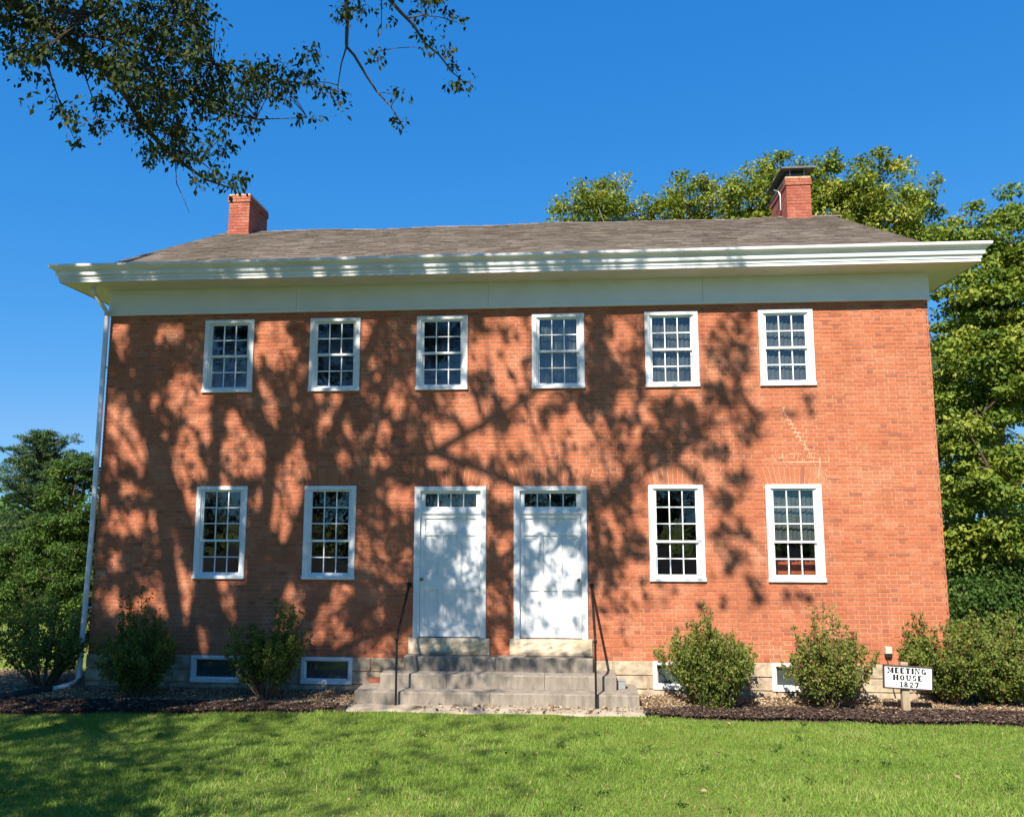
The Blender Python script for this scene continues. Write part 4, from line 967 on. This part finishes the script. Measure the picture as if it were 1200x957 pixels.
# general crown filling, kept out of view and off the front
n5 = 2200; u = unit(n5, rngS) * (rngS.random(n5) ** .4)[:, None] * np.array([7.5, 5.5, 4.8]) + np.array([-9.5, -16.0, 11.5])
hit = u - sh_dir * (u[:, 1] / sh_dir[1])[:, None]; hx, hy, _ = proj(hit)
okf = ~((hx > 90) & (hx < 1130) & (hit[:, 2] > -.5) & (hit[:, 2] < 7.6)) & ~visible(u, 60); clumps.append(u[okf])
crownC = np.concatenate(clumps)
shade_root = tag(empty('shade_tree', (tx, ty, float(gz(tx, ty)))), 'tree outside the left edge whose leafy boughs hang into the upper left sky', 'tree')
so = np.array(shade_root.location)
nfr = len(clumps[0]); print('front clumps', nfr, len(crownC))
Va, ta = clump_leaves(crownC[:nfr], rngS.uniform(.04, .125, nfr), 8, .095, .055, rngS, flat=.8, droop=.3)
Vb, tb_ = clump_leaves(crownC[nfr:], rngS.uniform(.06, .17, len(crownC) - nfr), 13, .10, .058, rngS, flat=.8, droop=.3)
V1, t1 = np.concatenate([Va, Vb]), np.concatenate([ta, tb_])
# the boughs in view: clumps (x, y, spread px) on the photo with their own depth
sprays = [(15, 20, 20), (10, 55, 16), (45, 25, 22), (75, 20, 24), (50, 60, 18), (85, 60, 22), (110, 25, 26), (120, 75, 24), (145, 40, 28), (180, 25, 28), (215, 15, 22), (240, 25, 16), (150, 90, 26), (180, 65, 28), (215, 55, 26), (245, 50, 12), (205, 100, 26), (235, 85, 22), (180, 115, 24), (165, 140, 22), (205, 135, 24), (240, 115, 24), (270, 90, 18), (300, 80, 18), (335, 90, 16), (360, 60, 10), (300, 105, 20), (270, 115, 20), (330, 110, 14), (365, 90, 10), (385, 105, 8), (255, 130, 18), (190, 165, 18), (175, 185, 12), (215, 160, 18), (205, 185, 14), (235, 180, 10), (255, 160, 10), (265, 175, 10), (250, 205, 10), (280, 215, 12), (232, 215, 8), (120, 120, 14), (115, 150, 10), (75, 130, 10), (85, 140, 8), (90, 165, 6), (35, 65, 12), (30, 85, 8), (10, 70, 6), (32, 120, 4), (57, 118, 4), (50, 95, 6), (365, 135, 7), (355, 142, 6), (396, 115, 7), (398, 128, 5), (285, 150, 8), (300, 145, 6), (20, 5, 20), (70, -5, 22), (130, -5, 26), (190, -10, 26), (225, -5, 18),
          (405, 18, 9), (412, 10, 10), (425, 12, 6), (455, 22, 5), (440, 28, 4), (437, 68, 7), (445, 62, 4), (463, 108, 5), (470, 114, 4), (463, 138, 5), (475, 150, 6), (492, 18, 8), (500, 5, 8), (495, 45, 7), (505, 52, 6), (525, 22, 7), (540, 28, 5), (520, 32, 5), (525, 65, 6), (530, 80, 7), (545, 95, 6), (535, 100, 6), (522, 100, 4), (460, 2, 6), (510, -6, 10)]
cv = []; cr_ = []; nl = []
for (x, y, s) in sprays:
    Y = -5.2 - .0022 * (400 - min(x, 400)) - rngS.uniform(0, 1.0); k = max(1, int((s / 8.5) ** 2 * 3.4 + .5))
    for _ in range(k):
        r_ = s * math.sqrt(rngS.random()); a = rngS.uniform(0, 6.283)
        cv.append(at(x + r_ * math.cos(a), y + r_ * math.sin(a) * .8, Y + rngS.normal(0, .25))); cr_.append(rngS.uniform(.07, .16))
cv = np.array(cv); V2, t2 = clump_leaves(cv, np.array(cr_), 12, .064, .034, rngS, flat=.9, droop=.9, upw=.4, tonemu=.42)
print('crown clumps', [len(q) for q in clumps], len(cv))
leaf_obj('crown', np.concatenate([V1, V2]) - so, np.concatenate([t1, t2]), LEAF_OAK, shade_root)
# trunk and limbs
tb = MB(); fork = np.array([-8.0, -10.4, 8.2])
tb.tube([p - so for p in curve(so - [0, 0, .2], fork, [.15, -.1, 0], 8)], [.52, .40, .37, .35, .34, .33, .32, .31, .30], 14)
tb.build('trunk', BARK, shade_root, True)
lm = MB()
def limb_from_shadow(pts, Y0, Y1, r0, r1, start=None):
    n = len(pts); L = []
    for i, (x, y) in enumerate(pts):
        P = at(x, y, 0.0)[None]; L.append(to_tree(P, np.array([Y0 + (Y1 - Y0) * i / (n - 1)]))[0])
    if start is not None: L = [np.asarray(start)] + L
    # subdivide a little
    D = [];
    for a, b in zip(L[:-1], L[1:]): D += [a, (a + b) / 2 + rngS.normal(0, .05, 3)]
    D.append(L[-1]); k = len(D)
    lm.tube([p - so for p in D], [r0 + (r1 - r0) * i / (k - 1) for i in range(k)], 9); return D
skel = []
skel += limb_from_shadow([(262, 745), (240, 672), (212, 605), (192, 548), (168, 492), (142, 440), (130, 400)], -10.2, -9.6, .26, .07, fork)
skel += limb_from_shadow([(283, 745), (297, 680), (306, 620), (316, 565), (310, 500), (296, 440), (285, 385)], -10.2, -10.8, .20, .05, fork)
skel += limb_from_shadow([(300, 680), (350, 630), (400, 590), (450, 555), (510, 530), (580, 490), (650, 440), (700, 390)], -10.2, -9.5, .12, .03, fork)
skel += limb_from_shadow([(240, 672), (250, 600), (252, 540), (250, 480), (255, 420), (250, 360)], -10.0, -11.0, .12, .04)
skel += limb_from_shadow([(400, 590), (430, 540), (450, 470), (470, 400)], -10.0, -11.0, .08, .03)
skel += limb_from_shadow([(510, 530), (590, 560), (660, 590), (720, 580), (790, 540), (850, 470), (875, 420)], -9.8, -10.4, .07, .02)
for tgt in ((-12, -14, 14), (-9, -15, 16), (-6, -14, 15), (-13, -11, 13), (-5, -11.5, 19), (-10, -9, 18)):
    D = curve(fork, tgt, [0, 0, 1.2], 7); lm.tube([p - so for p in D], [.2 - .022 * i for i in range(8)], 8); skel += D
# boughs reaching into view
def bough(pts, r0, r1, start=None):
    L = [at(*p) for p in pts]
    if start is not None: L = [np.asarray(start, float)] + L
    k = len(L); lm.tube([p - so for p in L], [r0 + (r1 - r0) * i / (k - 1) for i in range(k)], 7); return L
vis_sk = []
vis_sk += bough([(-60, -70, -6.6), (10, -8, -6.3), (28, 12, -6.1), (55, 30, -6.0), (90, 55, -5.9), (125, 82, -5.8), (150, 115, -5.7), (170, 150, -5.6), (205, 185, -5.5), (240, 210, -5.4), (275, 222, -5.3)], .095, .006, (-8.0, -10.2, 8.0))
vis_sk += bough([(95, -20, -6.4), (110, 15, -6.3), (140, 50, -6.1), (175, 85, -5.9), (200, 120, -5.8), (215, 160, -5.7), (235, 190, -5.6)], .02, .006, (-7.0, -9.0, 8.6))
vis_sk += bough([(55, 35, -6.0), (120, 45, -6.0), (190, 60, -5.9), (250, 75, -5.7), (310, 92, -5.5), (370, 100, -5.3), (396, 108, -5.3)], .022, .005)
vis_sk += bough([(125, 82, -5.8), (180, 100, -5.8), (240, 125, -5.6), (300, 140, -5.5), (360, 138, -5.4)], .018, .004)
vis_sk += bough([(45, 45, -6.0), (55, 75, -5.9), (65, 105, -5.8), (75, 135, -5.7), (88, 165, -5.6)], .013, .003)
vis_sk += bough([(85, 55, -5.9), (100, 90, -5.8), (112, 125, -5.7), (118, 155, -5.7)], .01, .003)
vis_sk += bough([(205, 185, -5.5), (207, 215, -5.5), (216, 235, -5.5), (222, 250, -5.5)], .006, .002)
vis_sk += bough([(390, -60, -6.0), (405, -10, -5.8), (407, 20, -5.7), (406, 55, -5.6), (415, 65, -5.5), (430, 90, -5.4), (442, 108, -5.3), (458, 125, -5.3), (474, 150, -5.2)], .03, .004, (-6.0, -9.5, 9.5))
vis_sk += bough([(406, 55, -5.6), (400, 75, -5.5), (396, 100, -5.5), (397, 125, -5.4)], .010, .003)
vis_sk += bough([(442, 108, -5.3), (452, 109, -5.3), (466, 112, -5.3)], .006, .002)
vis_sk += bough([(445, -50, -6.0), (452, -5, -5.8), (470, 15, -5.6), (485, 30, -5.5), (497, 50, -5.4), (515, 65, -5.3), (530, 85, -5.2), (545, 97, -5.2)], .028, .004, (-5.5, -9.2, 9.7))
vis_sk += bough([(475, 22, -5.5), (495, 18, -5.5), (515, 20, -5.4), (540, 28, -5.4)], .010, .003)
vis_sk += bough([(447, 0, -5.7), (447, 30, -5.6), (443, 60, -5.6)], .006, .002)
lm.build('limbs', BARK, shade_root)
tw = MB(); vs_ = np.array(vis_sk); sk = np.array(skel)
for c in cv[rngS.choice(len(cv), min(260, len(cv)), replace=False)]:
    s = vs_[np.argmin(np.linalg.norm(vs_ - c, axis=1))]
    if np.linalg.norm(s - c) < 1.3: tw.tube([p - so for p in curve(s, c, [0, 0, .04], 3)], [.006, .005, .004, .002], 4)
for c in crownC[rngS.choice(len(crownC), min(420, len(crownC)), replace=False)]:
    s = sk[np.argmin(np.linalg.norm(sk - c, axis=1) + 2.0 * (sk[:, 2] > c[2] + .5))]
    if np.linalg.norm(s - c) < 5: tw.tube([p - so for p in curve(s, c, [0, 0, .2], 3)], [.035, .026, .018, .008], 4)
tag(tw.build('twigs', BARK, shade_root), kind='stuff')

# woods across the street behind the camera: they show only as reflections in the panes
wr = np.random.default_rng(31); wc = []
for x in np.arange(-60, 60, 2.2):
    h = 6.5 if x < -5 else (4.2 if x < 8.5 else 2.3)
    if -18 < x < -13: h = 2.4
    m = int(10 * h / 5) ; wc.append(np.stack([x + wr.normal(0, 1.2, m), -27 + wr.normal(0, 1.2, m), .6 + h * wr.random(m) ** .8], 1))
wc = np.concatenate(wc); V, tn = clump_leaves(wc, wr.uniform(.8, 1.5, len(wc)), 45, .5, .32, wr, flat=.8, tonemu=.3)
wo = leaf_obj('woods', V, tn, LEAF_OAK, None); tag(wo, 'line of woods across the street mirrored in the lower panes', 'woods', kind='stuff')

# far-off woods that close the horizon beyond the lawn
fw_ = np.random.default_rng(33); th = np.concatenate([fw_.uniform(-170, 170, 520)]); rr_ = 85 + fw_.normal(0, 4, len(th))
fx = th; fy = 88 - np.abs(th) * .45 + fw_.normal(0, 3, len(th)); hh_ = 3.2 + 1.5 * np.sin(th * .11) + 1.0 * np.sin(th * .31 + 1)
fc = np.stack([fx, fy, .5 + hh_ * fw_.random(len(th)) ** .7], 1)
V, tn = clump_leaves(fc, fw_.uniform(1.3, 2.6, len(fc)), 60, .75, .5, fw_, flat=.8, tonemu=.4)
tag(leaf_obj('far_woods', V, tn, LEAF_DARK, None), 'low line of distant woods on the horizon behind the house', 'woods', kind='stuff')

# bench inside, seen through the lower right window
bn = tag(empty('wooden_bench', (4.78, .92, .8)), 'reddish wooden bench seen inside the lower right window', 'bench')
MB().bevbox(-.75, .75, -.43, -.40, .45, 1.36, .006).build('backrest', REDWOOD, bn); MB().bevbox(-.75, .75, -.42, -.002, .42, .46, .006).build('seat', REDWOOD, bn)
for s in (-1, 1): a, b = sorted((s * .71, s * .75)); MB().bevbox(a, b, -.42, -.001, 0, .42, .004).build('end_panel', REDWOOD, bn)

# ------------------------------------------------------------------ shrubs
def shrub_meshes(seed, n_stem, h, w, nl, tone, low=.22, even=.66):
    rng = np.random.default_rng(seed); st = MB(); P = []; A = []; ph = rng.uniform(0, 6.283, 3)
    for i in range(n_stem):
        a = rng.uniform(0, 6.283); r0 = rng.uniform(0, .13); r1 = w * .5 * math.sqrt(rng.random()) * 1.0
        hh = h * (1.0 - .42 * (r1 / (w * .5)) ** 2) * rng.uniform(even, 1.04) * (1 + .16 * math.sin(a + ph[0]) + .12 * math.sin(2 * a + ph[1])); r1 *= 1 + .16 * math.sin(3 * a + ph[2])
        s = np.array([math.cos(a) * r0, math.sin(a) * r0, -.03]); t = np.array([math.cos(a) * r1, math.sin(a) * r1, hh])
        cvv = curve(s, t, [math.cos(a) * .10, math.sin(a) * .10, .05 * h], 6); st.tube(cvv, [.011, .010, .009, .007, .005, .003, .002], 5)
        m = nl // n_stem; f = low + (1.04 - low) * rng.random(m) ** .8
        base = np.array(cvv); idx = np.clip(f * 6, 0, 5.999); i0 = idx.astype(int); q_ = base[i0] + (base[np.minimum(i0 + 1, 6)] - base[i0]) * (idx - i0)[:, None]
        sp = .16 * (1.15 - f) + .03
        off = unit(m, rng) * sp[:, None] * rng.random(m)[:, None] ** .5; P.append(q_ + off); A.append(off / (np.linalg.norm(off, axis=1, keepdims=True) + 1e-6) + np.array([0, 0, .5]))
        if rng.random() < .85:   # side sprigs
            for _ in range(5):
                f0 = rng.uniform(.35, .9); b0 = base[int(f0 * 6)]; e = b0 + unit(1, rng)[0] * [.26, .26, .16] + [0, 0, .12]
                st.tube(curve(b0, e, [0, 0, .02], 3), [.004, .003, .002, .001], 4); mm = 30; tt = rng.random(mm) ** .7
                P.append(b0 + (e - b0) * tt[:, None] + rng.normal(0, .03, (mm, 3)) * .9); A.append(unit(mm, rng) + (e - b0) * 2)
    P = np.concatenate(P); A = np.concatenate(A); kz = P[:, 2] > .05; P, A = P[kz], A[kz]; m = len(P)
    nr = unit(m, rng) * .9 + [0, 0, .7]; s = rng.uniform(.6, 1.35, m)
    V = leaf_np(P, A + unit(m, rng) * .5, nr, .047 * s, .028 * s)
    rad = np.linalg.norm(P[:, :2], axis=1) / (w * .5)
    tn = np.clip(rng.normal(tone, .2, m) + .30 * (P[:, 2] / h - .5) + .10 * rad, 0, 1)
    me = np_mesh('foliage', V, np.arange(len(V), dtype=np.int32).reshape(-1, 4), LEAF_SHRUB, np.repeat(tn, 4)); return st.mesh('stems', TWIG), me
def shrub(meshes, x, y, s, rz, label, sx=1.0, z=1.0):
    o = tag(empty('shrub', (x, y, .02), rz), label, 'shrub', 'shrubs along the front of the house'); o.scale = (s * sx, s * sx, s * z)
    link('stems', meshes[0], o); link('foliage', meshes[1], o)
SA = shrub_meshes(41, 56, 1.46, 1.5, 9500, .40); SB = shrub_meshes(42, 40, 1.56, 1.6, 6000, .46, .3); SC = shrub_meshes(43, 90, 1.36, 1.85, 19000, .5, .06, .84)
SD = shrub_meshes(44, 50, 1.42, 1.6, 8500, .60, .2, .8); SE = shrub_meshes(45, 76, 1.42, 1.75, 14000, .48, .28, .8); SF = shrub_meshes(46, 60, 1.30, 1.8, 12000, .52, .22, .78); SG = shrub_meshes(47, 44, 1.50, 1.35, 7000, .44, .35)
shx = lambda px, Y: float(at(px, 800, Y)[0])
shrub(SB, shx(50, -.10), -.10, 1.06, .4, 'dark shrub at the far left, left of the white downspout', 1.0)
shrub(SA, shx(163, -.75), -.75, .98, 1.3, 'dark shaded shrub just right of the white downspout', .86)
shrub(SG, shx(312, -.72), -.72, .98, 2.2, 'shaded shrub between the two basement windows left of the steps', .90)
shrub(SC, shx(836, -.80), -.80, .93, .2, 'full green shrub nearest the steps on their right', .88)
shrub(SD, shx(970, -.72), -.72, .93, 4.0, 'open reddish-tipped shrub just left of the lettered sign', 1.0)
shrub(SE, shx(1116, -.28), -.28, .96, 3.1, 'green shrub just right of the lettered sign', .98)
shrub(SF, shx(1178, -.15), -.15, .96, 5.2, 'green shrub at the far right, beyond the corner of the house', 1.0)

# ------------------------------------------------------------------ chips and litter on the beds
def chips(name, label, n, xr, yf, L, W, mat, zoff, seed):
    rng = np.random.default_rng(seed); x = rng.uniform(*xr, n); y0, y1 = yf(x); y = y0 + (y1 - y0) * rng.random(n)
    P = np.stack([x, y, zoff + .01 + rng.random(n) * .018], 1); ax = unit(n, rng) * [1, 1, .25]; nr = unit(n, rng) * .5 + [0, -.1, .9]; s = rng.uniform(.5, 1.5, n)
    V = leaf_np(P, ax, nr, L * s, W * s, .25); tn = np.clip(rng.random(n) ** 1.1, 0, 1)
    o = link(name, np_mesh(name, V, np.arange(len(V), dtype=np.int32).reshape(-1, 4), mat, np.repeat(tn, 4))); tag(o, label, name.replace('_', ' '), kind='stuff')
chips('mulch', 'dark shredded mulch in front of the right-hand shrubs', 26000, (2.2, 10.5), lambda x: (np.full_like(x, -.80) - .3 * sstep(3.2, 2.2, x), bed_edge(x) - .02), .05, .016, CHIPS_DARK, .045, 51)
chips('mulch', 'dark mulch along the lawn in front of the left-hand shrubs', 18000, (-9.6, -2.3), lambda x: (np.full_like(x, -1.05), bed_edge(x) - .02), .05, .016, CHIPS_DARK, .045, 52)
chips('leaf_litter', 'tan dry leaves and chips under the right-hand shrubs', 26000, (2.2, 10.2), lambda x: (np.where(x < 7, -.03, .5), np.full_like(x, -.88)), .034, .016, CHIPS_TAN, .028, 53)
chips('leaf_litter', 'tan dry leaves and chips under the left-hand shrubs', 24000, (-9.4, -2.1), lambda x: (np.where(x > -7, -.03, 1.3), np.full_like(x, -1.15)), .034, .016, CHIPS_TAN, .028, 54)
chips('leaf_litter', 'dry leaves scattered on the walk before the steps', 260, (-1.2, 2.3), lambda x: (np.full_like(x, -.90), np.full_like(x, -1.28)), .05, .035, CHIPS_TAN, .024, 55)

rlv = np.random.default_rng(56); nlv = 80; xl = rlv.uniform(-8, 10, nlv); yl_ = rlv.uniform(-6.8, -1.5, nlv); Pl = np.stack([xl, yl_, gz(xl, yl_) + .035 + .02 * rlv.random(nlv)], 1)
sl_ = rlv.uniform(.5, 1.3, nlv); Vl = leaf_np(Pl, unit(nlv, rlv) * [1, 1, .3], unit(nlv, rlv) * .4 + [0, 0, .9], .055 * sl_, .035 * sl_, .3)
tag(link('fallen_leaves', np_mesh('fallen_leaves', Vl, np.arange(len(Vl), dtype=np.int32).reshape(-1, 4), CHIPS_TAN, np.repeat(rlv.uniform(.1, .7, nlv), 4))), 'dry leaves scattered over the lawn', 'fallen leaves', kind='stuff')
# broad-leaved weeds standing darker in the turf
wc_ = np.stack([rlv.uniform(-8, 10, 90), rlv.uniform(-6.8, -1.6, 90), np.zeros(90)], 1); wc_[:, 2] = gz(wc_[:, 0], wc_[:, 1]) + .035
Vw, tw_ = clump_leaves(wc_, rlv.uniform(.04, .12, 90), 26, .045, .022, rlv, flat=.35, droop=-.3, upw=1.2, tonemu=.75)
tag(leaf_obj('weeds', Vw, tw_, LEAF_DARK, None), 'small broad-leaved weeds dotted through the lawn', 'weeds', kind='stuff')

# ------------------------------------------------------------------ grass
def grass(name, label, n, xr, yr, keepf, hmu, seed, wid=.0065):
    rng = np.random.default_rng(seed); x = rng.uniform(*xr, n); y = rng.uniform(*yr, n); k = keepf(x, y); x, y = x[k], y[k]; n = len(x)
    patch = np.sin(x * 1.9 + np.sin(y * 2.3) * 1.5) * np.sin(y * 2.7 + x * .6 + 1) ; p2 = np.sin(x * 5.3 + 2 * np.sin(y * 4)) * np.sin(y * 6.1 + x)
    h = hmu * rng.uniform(.45, 1.45, n) * (1 + .22 * patch + .15 * p2) * np.where(rng.random(n) < .02, 1.8, 1); a = rng.uniform(0, 6.283, n); lean = rng.uniform(.2, 1.15, n) * h
    dx, dy = np.cos(a), np.sin(a); z0 = gz(x, y) - .005; w = wid * rng.uniform(.6, 1.25, n); b = rng.uniform(0, 6.283, n); bx_, by_ = np.cos(b) * w * .5, np.sin(b) * w * .5
    V = np.empty((n, 5, 3), np.float32)
    V[:, 0] = np.stack([x - bx_, y - by_, z0], 1); V[:, 1] = np.stack([x + bx_, y + by_, z0], 1)
    mx_, my_ = x + dx * lean * .35, y + dy * lean * .35
    V[:, 2] = np.stack([mx_ + bx_ * .8, my_ + by_ * .8, z0 + h * .6], 1); V[:, 3] = np.stack([mx_ - bx_ * .8, my_ - by_ * .8, z0 + h * .6], 1)
    V[:, 4] = np.stack([x + dx * lean, y + dy * lean, z0 + h], 1)
    base = np.arange(n, dtype=np.int32)[:, None] * 5
    T = np.concatenate([base + [0, 1, 2], base + [0, 2, 3], base + [3, 2, 4]], 0)
    p3 = np.sin(x * 2.7 + 3 * np.sin(y * 1.3 + 2)) * np.sin(y * 3.9 + np.sin(x * 1.9)); p4 = np.sin(x * .8 + 1.3) * np.sin(y * 1.7 + x * .4)
    tn = np.clip(.50 + .10 * patch + .10 * p2 + .08 * p4 + rng.normal(0, .18, n), 0, .93); dry = rng.random(n) < .03 + .20 * np.clip(p3 - .45, 0, 1); tn[dry] = rng.uniform(.93, 1, dry.sum())
    o = link(name, np_mesh(name, V.reshape(-1, 3), T, GRASS, np.repeat(tn, 5))); tag(o, label, 'grass', kind='stuff'); return o
inview = lambda x, y: (np.abs((x - CAM[0]) + .077 * (y - CAM[1])) < .66 * (y - CAM[1]) + 1.6)
grass('grass', 'mown green lawn in front of the house', 460000, (-10, 12), (-7.4, -1.2), lambda x, y: (y < bed_edge(x) - .0) & inview(x, y), .040, 61)
grass('grass', 'lawn beyond the left and right ends of the beds', 60000, (-22, 20), (-1.2, 16), lambda x, y: (((x < -9.3) | ((x > 8.6) & (y > .7))) & inview(x, y)) & ~((x > 9.6) & (y > 3.1) & (y < 3.9)), .08, 62, .012)
